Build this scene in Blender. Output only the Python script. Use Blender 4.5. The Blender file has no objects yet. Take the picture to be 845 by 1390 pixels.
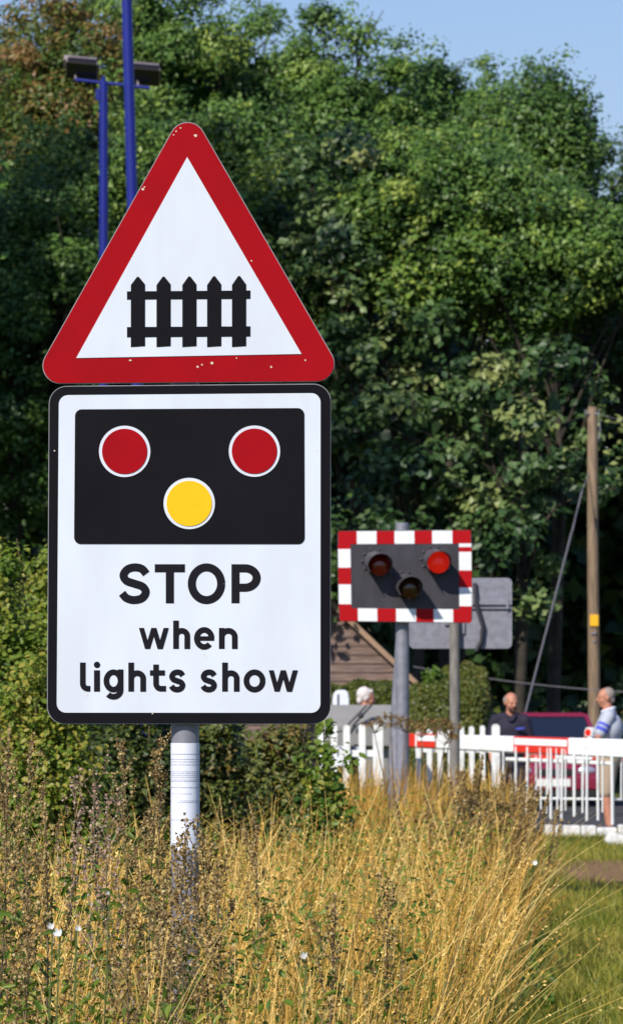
import bpy, math, random
import numpy as np
from mathutils import Vector, Matrix
R = math.radians
S = bpy.context.scene
COL = S.collection
# ------------------------------------------------------------------ camera
F = 7042.0; HY = 950.0; EYE = 1.6
cd = bpy.data.cameras.new('camera'); cam = bpy.data.objects.new('camera', cd); COL.objects.link(cam)
cam.location = (0, 0, EYE); cam.rotation_euler = (R(90), 0, 0)
cd.sensor_fit = 'HORIZONTAL'; cd.sensor_width = 24; cd.lens = 200
cd.shift_y = 255/845.0
cd.clip_start = .5; cd.clip_end = 3000
cd.dof.use_dof = True; cd.dof.focus_distance = 13.5; cd.dof.aperture_fstop = 21
S.camera = cam
# ------------------------------------------------------------------ sky and sun
SUN = Vector((-.60, -1.0, .97)).normalized()       # towards the sun
W = bpy.data.worlds.new('World'); S.world = W; W.use_nodes = True
nt = W.node_tree; bg = nt.nodes['Background']
sky = nt.nodes.new('ShaderNodeTexSky'); sky.sky_type = 'NISHITA'; sky.sun_disc = False
sky.sun_elevation = math.asin(SUN.z); sky.sun_rotation = math.atan2(SUN.x, SUN.y)
sky.air_density = 1.6; sky.dust_density = .3; sky.ozone_density = 3.0
tn = nt.nodes.new('ShaderNodeVectorMath'); tn.operation = 'MULTIPLY'; tn.inputs[1].default_value = (.86, .99, 1.55)
nt.links.new(sky.outputs[0], tn.inputs[0]); nt.links.new(tn.outputs[0], bg.inputs[0]); bg.inputs[1].default_value = .078
sl = bpy.data.lights.new('sun', 'SUN'); sl.energy = 5.0; sl.angle = R(.5); sl.color = (1, .94, .82)
so = bpy.data.objects.new('sun', sl); COL.objects.link(so)
so.rotation_euler = SUN.to_track_quat('Z', 'Y').to_euler()
S.view_settings.view_transform = 'Standard'; S.view_settings.look = 'None'
S.view_settings.exposure = .08; S.view_settings.gamma = 1
S.cycles.max_bounces = 6; S.cycles.transparent_max_bounces = 6
S.cycles.use_denoising = True

# ------------------------------------------------------------------ helpers
def P(px, py, Y): return Vector(((px-422.5)*Y/F, Y, EYE-(py-HY)*Y/F))
rng = np.random.default_rng(7); random.seed(7)

def mat(name, col, rough=.6, metal=0, var=0, vscale=8, bump=0, bscale=60, col2=None, emit=None, es=0, coat=0, spec=.5, stretch=None, lo=.35, hi=.65):
    m = bpy.data.materials.new(name); m.use_nodes = True; n = m.node_tree.nodes; l = m.node_tree.links
    b = n['Principled BSDF']; b.inputs['Roughness'].default_value = rough; b.inputs['Metallic'].default_value = metal
    b.inputs['Specular IOR Level'].default_value = spec
    b.inputs['Coat Weight'].default_value = coat
    b.inputs['Base Color'].default_value = (*col, 1)
    if emit: b.inputs['Emission Color'].default_value = (*emit, 1); b.inputs['Emission Strength'].default_value = es
    tc = n.new('ShaderNodeTexCoord'); src = tc.outputs['Object']
    if stretch:
        mp = n.new('ShaderNodeMapping'); mp.inputs['Scale'].default_value = stretch; l.new(src, mp.inputs[0]); src = mp.outputs[0]
    if var or col2:
        no = n.new('ShaderNodeTexNoise'); no.inputs['Scale'].default_value = vscale; no.inputs['Detail'].default_value = 6
        l.new(src, no.inputs['Vector'])
        cr = n.new('ShaderNodeValToRGB'); l.new(no.outputs[0], cr.inputs[0])
        c2 = col2 if col2 else tuple(c*(1-var) for c in col)
        cr.color_ramp.elements[0].position = lo; cr.color_ramp.elements[1].position = hi
        cr.color_ramp.elements[0].color = (*c2, 1); cr.color_ramp.elements[1].color = (*col, 1)
        l.new(cr.outputs[0], b.inputs['Base Color'])
    if bump:
        nb = n.new('ShaderNodeTexNoise'); nb.inputs['Scale'].default_value = bscale; nb.inputs['Detail'].default_value = 4
        l.new(src, nb.inputs['Vector'])
        bu = n.new('ShaderNodeBump'); bu.inputs['Strength'].default_value = bump; bu.inputs['Distance'].default_value = .01
        l.new(nb.outputs[0], bu.inputs['Height']); l.new(bu.outputs[0], b.inputs['Normal'])
    return m

def leafmat(name, cols, transl=.35, rough=.45, spec=.4):
    """cols: list of colours picked by the per-leaf 'tint' value"""
    m = bpy.data.materials.new(name); m.use_nodes = True; n = m.node_tree.nodes; l = m.node_tree.links
    b = n['Principled BSDF']; out = n['Material Output']
    a = n.new('ShaderNodeAttribute'); a.attribute_name = 'tint'
    cr = n.new('ShaderNodeValToRGB'); e = cr.color_ramp.elements
    while len(e) < len(cols): e.new(.5)
    for i, c in enumerate(cols):
        e[i].position = i/(len(cols)-1); e[i].color = (*c, 1)
    l.new(a.outputs['Fac'], cr.inputs[0]); l.new(cr.outputs[0], b.inputs['Base Color'])
    b.inputs['Roughness'].default_value = rough; b.inputs['Specular IOR Level'].default_value = spec
    if transl:
        t = n.new('ShaderNodeBsdfTranslucent'); mx = n.new('ShaderNodeMixShader'); mx.inputs[0].default_value = transl
        l.new(cr.outputs[0], t.inputs[0]); l.new(b.outputs[0], mx.inputs[1]); l.new(t.outputs[0], mx.inputs[2])
        l.new(mx.outputs[0], out.inputs[0])
    return m

def tag(o, label=None, cat=None, group=None, kind=None):
    if label: o['label'] = label
    if cat: o['category'] = cat
    if group: o['group'] = group
    if kind: o['kind'] = kind
    return o
def thing(name, loc, label, cat, group=None, rz=0):
    o = bpy.data.objects.new(name, None); COL.objects.link(o); o.location = loc; o.rotation_euler = (0, 0, rz)
    o.empty_display_size = .1
    return tag(o, label, cat, group)

def perp(d):
    d = Vector(d).normalized(); a = Vector((0, 0, 1)) if abs(d.z) < .9 else Vector((0, 1, 0))
    u = d.cross(a).normalized(); return u, d.cross(u).normalized()

class MB:
    """mesh collector; coordinates are world ones unless the origin is set"""
    def __init__(s, o=(0, 0, 0)): s.v = []; s.f = []; s.m = []; s.o = Vector(o)
    def add(s, vs, fs, mi=0):
        k = len(s.v); s.v += [tuple(Vector(p)-s.o) for p in vs]
        for f in fs: s.f.append([i+k for i in f]); s.m.append(mi)
        return s
    def box(s, c, d, mi=0, rot=None, taper=(1, 1)):
        c = Vector(c); x, y, z = [q/2 for q in d]; vs = []
        for sz in (-1, 1):
            tx, ty = taper if sz > 0 else (1, 1)
            for sx, sy in ((-1, -1), (1, -1), (1, 1), (-1, 1)):
                p = Vector((sx*x*tx, sy*y*ty, sz*z)); p = rot @ p if rot else p; vs.append(c+p)
        return s.add(vs, [(3, 2, 1, 0), (4, 5, 6, 7), (0, 1, 5, 4), (1, 2, 6, 5), (2, 3, 7, 6), (3, 0, 4, 7)], mi)
    def tube(s, pts, rs, n=12, mi=0, caps=True):
        pts = [Vector(p) for p in pts]
        if not hasattr(rs, '__len__'): rs = [rs]*len(pts)
        k = len(pts); vs = []; d0 = (pts[1]-pts[0]); u, w = perp(d0)
        for i, p in enumerate(pts):
            d = (pts[min(i+1, k-1)]-pts[max(i-1, 0)]).normalized()
            u = (u-d*u.dot(d)).normalized(); w = d.cross(u)
            for j in range(n):
                a = 2*math.pi*j/n; vs.append(p+(u*math.cos(a)+w*math.sin(a))*rs[i])
        fs = [(i*n+j, i*n+(j+1) % n, (i+1)*n+(j+1) % n, (i+1)*n+j) for i in range(k-1) for j in range(n)]
        if caps: fs += [tuple(reversed(range(n))), tuple(range((k-1)*n, k*n))]
        return s.add(vs, fs, mi)
    def prism(s, poly, y0, y1, mi=0):
        """poly: (x,z) outline, front face at y0 (nearer the viewer), back at y1"""
        n = len(poly); vs = [(x, y0, z) for x, z in poly]+[(x, y1, z) for x, z in poly]
        a = sum(poly[i][0]*poly[(i+1) % n][1]-poly[(i+1) % n][0]*poly[i][1] for i in range(n))
        f = list(range(n)); b = list(range(n, 2*n))
        if a > 0: fs = [f, b[::-1]]+[(i, i+n, (i+1) % n+n, (i+1) % n) for i in range(n)]
        else: fs = [f[::-1], b]+[((i+1) % n, (i+1) % n+n, i+n, i) for i in range(n)]
        return s.add(vs, fs, mi)
    def ball(s, c, r, n=10, mi=0, rot=None):
        c = Vector(c); r = Vector(r) if hasattr(r, '__len__') else Vector((r, r, r)); vs = []; fs = []
        for i in range(n+1):
            t = math.pi*i/n
            for j in range(2*n):
                a = math.pi*j/n; p = Vector((r.x*math.sin(t)*math.cos(a), r.y*math.sin(t)*math.sin(a), r.z*math.cos(t)))
                vs.append(c+(rot @ p if rot else p))
        for i in range(n):
            for j in range(2*n):
                q = (i*2*n+j, (i+1)*2*n+j, (i+1)*2*n+(j+1) % (2*n), i*2*n+(j+1) % (2*n))
                if i == 0: q = (q[0], q[1], q[2])
                elif i == n-1: q = (q[0], q[1], q[3])
                fs.append(q)
        return s.add(vs, fs, mi)
    def build(s, name, mats, parent=None, smooth=False, bevel=0, seg=2):
        me = bpy.data.meshes.new(name); me.from_pydata(s.v, [], s.f)
        for m in (mats if isinstance(mats, (list, tuple)) else [mats]): me.materials.append(m)
        me.polygons.foreach_set('material_index', s.m)
        if smooth: me.polygons.foreach_set('use_smooth', [True]*len(s.f))
        me.update()
        o = bpy.data.objects.new(name, me); COL.objects.link(o)
        if parent: o.parent = parent
        elif any(s.o): o.location = s.o
        if bevel:
            b = o.modifiers.new('bevel', 'BEVEL'); b.width = bevel; b.segments = seg; b.limit_method = 'ANGLE'; b.angle_limit = R(40)
        if smooth and bevel == 0 and len(s.f) < 4000:
            me.set_sharp_from_angle(angle=R(45))
        return o

def npmesh(name, V, Fc, tint, m, parent=None, smooth=False, loc=None):
    """V (n,3), Fc (k, 3 or 4), tint (k,)"""
    me = bpy.data.meshes.new(name); c = Fc.shape[1]
    if loc is not None: V = V-np.array(loc)
    me.vertices.add(len(V)); me.vertices.foreach_set('co', V.astype(np.float32).ravel())
    me.loops.add(Fc.size); me.loops.foreach_set('vertex_index', Fc.astype(np.int32).ravel())
    me.polygons.add(len(Fc)); me.polygons.foreach_set('loop_start', np.arange(0, Fc.size, c, dtype=np.int32))
    me.polygons.foreach_set('loop_total', np.full(len(Fc), c, dtype=np.int32))
    if smooth: me.polygons.foreach_set('use_smooth', np.ones(len(Fc), dtype=bool))
    me.update(calc_edges=True)
    a = me.attributes.new('tint', 'FLOAT', 'FACE'); a.data.foreach_set('value', np.clip(tint, 0, 1).astype(np.float32))
    me.materials.append(m)
    o = bpy.data.objects.new(name, me); COL.objects.link(o)
    if parent: o.parent = parent
    elif loc is not None: o.location = loc
    return o

def unit(a): return a/np.maximum(np.linalg.norm(a, axis=-1, keepdims=True), 1e-9)

def leaves(C, N, L, tint, wr=.62, fold=.18, shape='leaf'):
    """leaf faces at C with rough normals N and length L -> (V,F,tint)"""
    n = len(C); t = rng.normal(size=(n, 3)); u = unit(t-N*(t*N).sum(1, keepdims=True)); w = np.cross(N, u)
    L = L[:, None]; W_ = L*wr/2
    if shape == 'leaf':      # 6 vertices, two quads folded on the midrib
        b = C-u*L*.5; tp = C+u*L*.5-N*L*.10; a1 = C-u*L*.18+w*W_+N*L*fold*.5; a2 = C+u*L*.2+w*W_*.8+N*L*fold*.4
        c1 = C-u*L*.18-w*W_+N*L*fold*.5; c2 = C+u*L*.2-w*W_*.8+N*L*fold*.4
        V = np.stack([b, a1, a2, tp, c2, c1], 1).reshape(-1, 3); k = np.arange(n)[:, None]*6
        Fc = np.concatenate([k+np.array([[0, 1, 2, 3]]), k+np.array([[0, 3, 4, 5]])], 1).reshape(-1, 4)
    else:                    # 4 vertices, two folded triangles
        V = np.stack([C-u*L*.5, C+w*W_+N*L*fold*.5, C+u*L*.5, C-w*W_+N*L*fold*.5], 1).reshape(-1, 3); k = np.arange(n)[:, None]*4
        Fc = np.concatenate([k+np.array([[0, 1, 2]]), k+np.array([[0, 2, 3]])], 1).reshape(-1, 3)
    return V, Fc, np.repeat(tint, 2)

def join(parts):
    off = 0; Vs = []; Fs = []; Ts = []
    for V, Fc, T in parts: Vs.append(V); Fs.append(Fc+off); Ts.append(T); off += len(V)
    return np.concatenate(Vs), np.concatenate(Fs), np.concatenate(Ts)

def ribbons(base, lean, h, w, face, tint, prof, bend=1.6):
    """grass blades: base (n,3), lean (n,2) tip offset, prof (k,) width factors"""
    n = len(base); k = len(prof); t = np.linspace(0, 1, k)
    cx = base[:, None, :]+np.zeros((n, k, 3))
    cx[:, :, 0] += lean[:, 0:1]*t**bend; cx[:, :, 1] += lean[:, 1:2]*t**bend
    cx[:, :, 2] += h[:, None]*(t-.12*(np.linalg.norm(lean, axis=1)[:, None]/np.maximum(h[:, None], .01))*t**2)
    d = np.stack([np.cos(face), np.sin(face), np.zeros(n)], 1)[:, None, :]*(w[:, None]*np.array(prof)[None, :])[:, :, None]*.5
    V = np.stack([cx-d, cx+d], 2).reshape(-1, 3)
    i = np.arange(k-1)[None, :]*2+np.arange(n)[:, None]*(2*k)
    Fc = np.stack([i, i+1, i+3, i+2], -1).reshape(-1, 4)
    return (V, Fc, np.repeat(tint, k-1)), cx

# ------------------------------------------------------------------ materials
M = {}
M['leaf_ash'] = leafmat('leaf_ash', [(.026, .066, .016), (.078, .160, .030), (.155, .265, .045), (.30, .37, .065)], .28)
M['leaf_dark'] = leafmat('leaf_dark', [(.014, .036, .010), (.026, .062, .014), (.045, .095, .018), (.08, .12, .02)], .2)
M['leaf_brown'] = leafmat('leaf_brown', [(.07, .13, .02), (.14, .18, .03), (.25, .18, .05), (.30, .16, .06)], .35)
M['leaf_syc'] = leafmat('leaf_syc', [(.012, .032, .010), (.042, .095, .026), (.14, .21, .065), (.30, .33, .11)], .2)
M['leaf_shrub'] = leafmat('leaf_shrub', [(.05, .11, .012), (.11, .19, .016), (.21, .28, .03), (.36, .32, .05)], .4)
M['leaf_hedge'] = leafmat('leaf_hedge', [(.035, .06, .012), (.075, .105, .015), (.13, .145, .02), (.17, .12, .03)], .2)
M['bark'] = mat('bark', (.055, .042, .032), .9, var=.5, vscale=6, bump=.6, bscale=20)
M['dry'] = leafmat('dry_grass', [(.10, .055, .015), (.42, .22, .035), (.84, .50, .10), (.97, .70, .26)], .25, .5, .3)
M['green_blade'] = leafmat('green_blade', [(.05, .09, .01), (.12, .17, .018), (.24, .25, .03), (.44, .36, .07)], .35, .5, .3)
M['bud'] = leafmat('bud', [(.14, .085, .03), (.31, .20, .075), (.50, .35, .15), (.62, .51, .26)], .3, .8, .1)
M['fluff'] = leafmat('fluff', [(.36, .2, .14), (.50, .32, .23), (.58, .42, .33), (.62, .52, .44)], .4, .9, .1)
M['petal'] = leafmat('petal', [(.75, .72, .7), (.8, .8, .8)], .3, .6, .2)
M['stem'] = mat('stem', (.20, .14, .07), .8, var=.5, vscale=20)
M['stem_green'] = mat('stem_green', (.10, .13, .03), .7, var=.3, vscale=20)
M['red_leaf'] = leafmat('red_leaf', [(.4, .03, .01), (.5, .09, .02)], .4)
M['sign_white'] = mat('sign_white', (.66, .70, .78), .35, col2=(.61, .645, .715), vscale=4, spec=.3, stretch=(2.5, 2.5, .8), bump=.04, bscale=300)
M['sign_red'] = mat('sign_red', (.34, .004, .009), .55, col2=(.30, .004, .008), vscale=9, spec=.06)
M['sign_black'] = mat('sign_black', (.006, .005, .008), .5, spec=.12, var=.3, vscale=4)
M['letter'] = mat('letter_black', (.010, .009, .013), .6, spec=.1)
M['sign_yellow'] = mat('sign_yellow', (.93, .50, .008), .45, spec=.2, var=.05)
M['alu'] = mat('weathered_aluminium', (.36, .36, .38), .55, .4, var=.25, vscale=14)
M['dirt'] = mat('chip', (.62, .52, .42), .8)
M['galv'] = mat('galvanised_steel', (.27, .27, .32), .55, .25, var=.25, vscale=18, bump=.05)
M['galv_dull'] = mat('weathered_post', (.24, .22, .20), .7, .1, var=.35, vscale=12, stretch=(3, 3, .6))
M['paper'] = mat('paper', (.74, .76, .86), .6, var=.06, vscale=12)
M['print'] = mat('print_grey', (.33, .34, .44), .7)
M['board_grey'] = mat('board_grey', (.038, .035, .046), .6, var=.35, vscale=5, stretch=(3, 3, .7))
M['hood'] = mat('hood_black', (.07, .065, .075), .5, var=.2)
M['hood_in'] = mat('hood_inner_black', (.006, .006, .006), .8)
M['sheet_red'] = mat('reflective_red', (.40, .006, .010), .5, spec=.1)
M['sheet_white'] = mat('reflective_white', (.80, .82, .84), .4, var=.05, vscale=10)
M['lens_dim'] = mat('lens_dim_red', (.26, .008, .006), .15, spec=.7)
M['lens_amber'] = mat('lens_dim_amber', (.07, .022, .006), .15, spec=.7)
M['lens_lit'] = mat('lens_lit_red', (.6, .01, .005), .25, emit=(1, .02, .008), es=.35)
M['white_paint'] = mat('white_paint', (.78, .78, .77), .5, col2=(.56, .55, .51), vscale=7, bump=.15, lo=.22, hi=.48)
M['blue_paint'] = mat('blue_paint', (.010, .018, .21), .4, var=.12, vscale=5, spec=.4)
M['cab_grey'] = mat('cabinet_grey', (.235, .225, .215), .6, var=.1, vscale=5)
M['dark'] = mat('dark_gap', (.012, .012, .014), .8)
M['barrier_red'] = mat('barrier_red', (.62, .025, .008), .45)
M['plank'] = mat('plank', (.23, .155, .125), .85, col2=(.12, .075, .06), vscale=3, stretch=(1.2, 1, 14), bump=.3)
M['barge'] = mat('bargeboard', (.38, .24, .15), .8, var=.3)
M['felt'] = mat('roof_felt', (.05, .05, .05), .9, var=.3)
M['pole'] = mat('pole_wood', (.27, .19, .12), .85, col2=(.15, .10, .065), vscale=5, stretch=(6, 6, .6), bump=.5, bscale=12)
M['yellow_plate'] = mat('yellow_plate', (.85, .45, .01), .5)
M['wire'] = mat('wire', (.16, .15, .17), .6, .2)
M['car_red'] = mat('car_red', (.21, .010, .035), .25, coat=.8, var=.05)
M['glass'] = mat('dark_glass', (.012, .016, .03), .08, spec=.8)
M['chrome'] = mat('lamp_glass', (.6, .6, .62), .15, .6)
M['plate'] = mat('number_plate', (.75, .75, .70), .5)
M['orange'] = mat('indicator_orange', (.8, .15, .01), .3)
M['tyre'] = mat('tyre', (.02, .02, .02), .85)
M['skin'] = mat('skin', (.50, .21, .13), .55, var=.12, vscale=14)
M['navy'] = mat('navy_cloth', (.018, .014, .035), .85, var=.3, vscale=12, bump=.3, bscale=30)
M['shirt_grey'] = mat('pale_shirt', (.46, .48, .56), .85, var=.12, vscale=9, bump=.35, bscale=25)
M['blue_stripe'] = mat('blue_stripe', (.07, .09, .50), .8)
M['khaki'] = mat('khaki_cloth', (.40, .30, .21), .85, var=.15, vscale=12, bump=.3, bscale=30)
M['jeans'] = mat('dark_cloth', (.03, .035, .06), .85, var=.2, vscale=20)
M['hair_grey'] = mat('hair_grey', (.33, .27, .24), .8, var=.3, vscale=40, bump=.5, bscale=150)
M['hair_white'] = mat('hair_white', (.74, .66, .62), .8, var=.2, vscale=40, bump=.5, bscale=150)
M['beard'] = mat('beard', (.14, .06, .04), .9, var=.4, vscale=40, bump=.5, bscale=150)
M['shoe'] = mat('shoe', (.06, .05, .05), .7)
M['lamp_alu'] = mat('floodlight_body', (.36, .30, .30), .5, .4, var=.2)
M['lamp_dark'] = mat('floodlight_glass', (.012, .010, .012), .3)
M['kerb_white'] = mat('kerb_white', (.70, .69, .67), .8, col2=(.30, .28, .26), vscale=9, bump=.8, bscale=14, lo=.28, hi=.5)
M['asphalt'] = mat('asphalt', (.055, .053, .052), .9, var=.3, vscale=3, bump=.4, bscale=80)

# ------------------------------------------------------------------ ground
def ground():
    xs = np.concatenate([[-900, -300, -120, -60], np.arange(-30, 31, 1.0), [60, 120, 300, 900]])
    ys = np.concatenate([[-300, -60, -10], np.arange(0, 130, 1.0), [150, 200, 320, 600, 1200, 2500]])
    X, Y = np.meshgrid(xs, ys)
    t = np.clip((Y-99)/30, 0, 1); Z = 7*t*t*(3-2*t)+.05*np.sin(X*1.3+Y*.7)*np.sin(Y*.9)*(Y > 3)*(Y < 60)-.02
    V = np.stack([X, Y, Z], -1).reshape(-1, 3); nx = len(xs)
    i = (np.arange(len(ys)-1)[:, None]*nx+np.arange(nx-1)[None, :]).reshape(-1)
    Fc = np.stack([i, i+1, i+nx+1, i+nx], 1)
    m = bpy.data.materials.new('ground'); m.use_nodes = True; n = m.node_tree.nodes; l = m.node_tree.links; b = n['Principled BSDF']
    tc = n.new('ShaderNodeTexCoord')
    a = n.new('ShaderNodeTexNoise'); a.inputs['Scale'].default_value = .55; a.inputs['Detail'].default_value = 8; a.inputs['Roughness'].default_value = .65
    c = n.new('ShaderNodeTexNoise'); c.inputs['Scale'].default_value = 9; c.inputs['Detail'].default_value = 6
    l.new(tc.outputs['Object'], a.inputs[0]); l.new(tc.outputs['Object'], c.inputs[0])
    g = n.new('ShaderNodeValToRGB'); g.color_ramp.elements[0].color = (.05, .075, .015, 1); g.color_ramp.elements[1].color = (.11, .14, .03, 1); l.new(c.outputs[0], g.inputs[0])
    s_ = n.new('ShaderNodeValToRGB'); s_.color_ramp.elements[0].color = (.15, .085, .04, 1); s_.color_ramp.elements[1].color = (.30, .19, .10, 1); l.new(c.outputs[0], s_.inputs[0])
    k = n.new('ShaderNodeValToRGB'); k.color_ramp.elements[0].position = .56; k.color_ramp.elements[1].position = .68; l.new(a.outputs[0], k.inputs[0])
    mx = n.new('ShaderNodeMix'); mx.data_type = 'RGBA'; sc_ = n.new('ShaderNodeVectorMath'); sc_.operation = 'MULTIPLY_ADD'; sc_.inputs[1].default_value = (1/.5, 1/3.6, 0); sc_.inputs[2].default_value = (-2.75/.5, -47.5/3.6, 0); l.new(tc.outputs['Object'], sc_.inputs[0])
    ln_ = n.new('ShaderNodeVectorMath'); ln_.operation = 'LENGTH'; l.new(sc_.outputs[0], ln_.inputs[0])
    ad = n.new('ShaderNodeMath'); ad.operation = 'MULTIPLY_ADD'; ad.inputs[1].default_value = 1.0; l.new(c.outputs[0], ad.inputs[0]); l.new(ln_.outputs['Value'], ad.inputs[2])
    ms = n.new('ShaderNodeMapRange'); ms.inputs[1].default_value = 1.9; ms.inputs[2].default_value = 1.5; l.new(ad.outputs[0], ms.inputs[0])
    mm_ = n.new('ShaderNodeMath'); mm_.operation = 'MAXIMUM'; l.new(ms.outputs[0], mm_.inputs[0]); l.new(k.outputs[0], mm_.inputs[1]); l.new(mm_.outputs[0], mx.inputs['Factor']); l.new(g.outputs[0], mx.inputs['A']); l.new(s_.outputs[0], mx.inputs['B'])
    l.new(mx.outputs['Result'], b.inputs['Base Color']); b.inputs['Roughness'].default_value = .95; b.inputs['Specular IOR Level'].default_value = .1
    bu = n.new('ShaderNodeBump'); bu.inputs['Distance'].default_value = .05; l.new(c.outputs[0], bu.inputs['Height']); l.new(bu.outputs[0], b.inputs['Normal'])
    tag(npmesh('ground', V, Fc, np.zeros(len(Fc)), m, smooth=True), kind='structure')
ground()
rb = MB(); rb.box((5.2, 72, .012), (9.6, 18, .024)); tag(rb.build('road', M['asphalt']), kind='structure')

# ------------------------------------------------------------------ trees
def lumpcloud(cs, rs, per, leaf, tint0, tv, flat=.7, out=.5, shape='tri', wr=.62):
    """leaves round clump centres cs (n,3) of radius rs (n,), per leaves each"""
    n = len(cs); idx = np.repeat(np.arange(n), per); k = len(idx)
    d = unit(rng.normal(size=(k, 3))); rr = rng.random(k)**.45
    q = d*rr[:, None]*rs[idx][:, None]; q[:, 2] *= flat
    C = cs[idx]+q
    N = unit(d*out+np.array([-.12, -.25, .5])+rng.normal(size=(k, 3))*.36)
    lt = (tint0+rng.normal(size=n)*tv*1.3)[idx]+rng.normal(size=k)*tv*.6
    return leaves(C, N, leaf*(.6+.8*rng.random(k)), lt, wr, shape=shape)

def tree(name, x, Y, top, rx, rz, label, m, leaf=.13, nl=120, per=230, lr=.75, tint=.45, tv=.15, bottom=None, group=None, core=900, cat='tree', ry=None, lean=0, flat=.7):
    """x in photo pixels at depth Y, top = height of crown top, rx/rz crown half sizes"""
    cx = (x-422.5)*Y/F; ry = ry or rx*.9; cz = top-rz; cy = Y
    gz = 0 if Y < 99 else 7*min(1, (Y-99)/30)**2*(3-2*min(1, (Y-99)/30))
    root = thing(name, (cx, Y, gz), label, cat, group)
    d = unit(rng.normal(size=(nl, 3))); d[:, 1] -= .35; d[:, 0] -= .1; d = unit(d)
    r = .62+.38*rng.random(nl)**.7
    wob = 1+.16*np.sin(d[:, 0]*5+x)+.12*np.sin(d[:, 2]*7+Y+x)+.10*np.sin(d[:, 0]*11+d[:, 2]*9+x)
    cs = np.stack([cx+d[:, 0]*rx*r*wob, cy+d[:, 1]*ry*r, cz+d[:, 2]*rz*r*wob], 1)
    keep = cs[:, 2] > gz+.6; cs = cs[keep]
    rs = lr*(.45+.85*rng.random(len(cs)))
    pr = [lumpcloud(cs, rs, per, leaf, tint, tv, flat)]
    # twigs that break the outline
    nt_ = nl; d2 = unit(rng.normal(size=(nt_, 3))); d2[:, 2] = np.abs(d2[:, 2])*.9-.2; d2 = unit(d2)
    c2 = np.stack([cx+d2[:, 0]*rx*1.04, cy+d2[:, 1]*ry, cz+d2[:, 2]*rz*1.05], 1)+rng.normal(size=(nt_, 3))*.22
    pr.append(lumpcloud(c2, .32*(.5+rng.random(nt_)), max(20, per//6), leaf*.9, tint+.05, tv, .8))
    # leaves deep inside the crown
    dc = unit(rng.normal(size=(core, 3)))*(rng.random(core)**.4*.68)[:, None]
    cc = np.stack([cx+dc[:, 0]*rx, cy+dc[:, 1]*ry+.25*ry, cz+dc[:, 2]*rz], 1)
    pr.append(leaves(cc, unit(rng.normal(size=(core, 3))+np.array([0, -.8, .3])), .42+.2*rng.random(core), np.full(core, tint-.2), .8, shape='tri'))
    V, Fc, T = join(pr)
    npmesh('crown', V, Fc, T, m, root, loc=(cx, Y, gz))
    b = MB((cx, Y, gz)); tr = max(.09, rz*.045)
    p0 = Vector((cx, Y, gz-.1)); pt = Vector((cx+lean, Y, top-rz*.5)); mid = (p0+pt)/2+Vector((.15, 0, 0))
    b.tube([p0, p0+Vector((0, 0, .5)), mid, pt], [tr*1.5, tr, tr*.75, tr*.25], 10)
    for q in range(min(16, len(cs))):
        e = Vector(cs[int(rng.integers(len(cs)))]); t = .35+.5*rng.random(); s0 = p0.lerp(pt, t) if t < .5 else mid.lerp(pt, (t-.5)*1.6)
        s0 = mid.lerp(pt, rng.random()*.8); mm = s0.lerp(e, .5)+Vector((0, 0, .25))
        b.tube([s0, mm, e], [tr*.38, tr*.22, tr*.07], 6, caps=False)
        for w in range(3):
            e2 = e+Vector(rng.normal(size=3))*.3; b.tube([mm.lerp(e, .5+.15*w), e2], [tr*.1, .008], 5, caps=False)
    b.build('trunk', M['bark'], root, smooth=True)
    return root

FR = 'broadleaved trees of the wood behind the crossing'
def T(px, Y, topy, wpx, botpy):   # pixel extents -> arguments
    top = EYE-(topy-HY)*Y/F; bot = max(.5, EYE-(botpy-HY)*Y/F)
    return dict(x=px, Y=Y, top=top, rx=wpx*Y/F/2, rz=(top-bot)/2)
rear = [  # tall back row
    (-60, 100, -20, 260, 500, 'leaf_dark', .4, .12, 'dark tall tree at the left edge of the wood'),
    (70, 97, -5, 170, 480, 'leaf_brown', .42, .22, 'tall tree with browning leaves behind the left floodlight'),
    (205, 101, -90, 190, 480, 'leaf_ash', .45, .14, 'tallest bright green tree rising above the frame behind the blue poles'),
    (350, 103, 12, 190, 440, 'leaf_ash', .38, .12, 'green tree right of the sky gap, behind the triangle tip'),
    (480, 100, 34, 190, 440, 'leaf_ash', .36, .14, 'green domed tree on the skyline at top centre'),
    (600, 102, 70, 170, 440, 'leaf_ash', .26, .13, 'darker rounded tree on the skyline right of centre'),
    (700, 99, 120, 170, 440, 'leaf_ash', .42, .15, 'lower green tree on the descending skyline at right'),
    (745, 96, 112, 60, 300, 'leaf_ash', .3, .15, 'narrow tree top poking into the sky near the right edge'),
    (890, 100, 172, 240, 600, 'leaf_dark', .36, .12, 'dark tree at the right edge of the wood'),
    (1040, 101, 140, 230, 650, 'leaf_ash', .3, .12, 'green tree beyond the right edge of the wood'),
    (-230, 98, 40, 240, 700, 'leaf_ash', .3, .12, 'green tree beyond the left edge of the wood'),
]
for px, Y, ty, w, by, mm, ti, tv, lab in rear:
    tree('woodland_tree', label=lab, m=M[mm], nl=125, per=300, lr=.60, tint=ti, tv=tv, group=FR, leaf=.10, **T(px, Y, ty, w*1.15, by))
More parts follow.
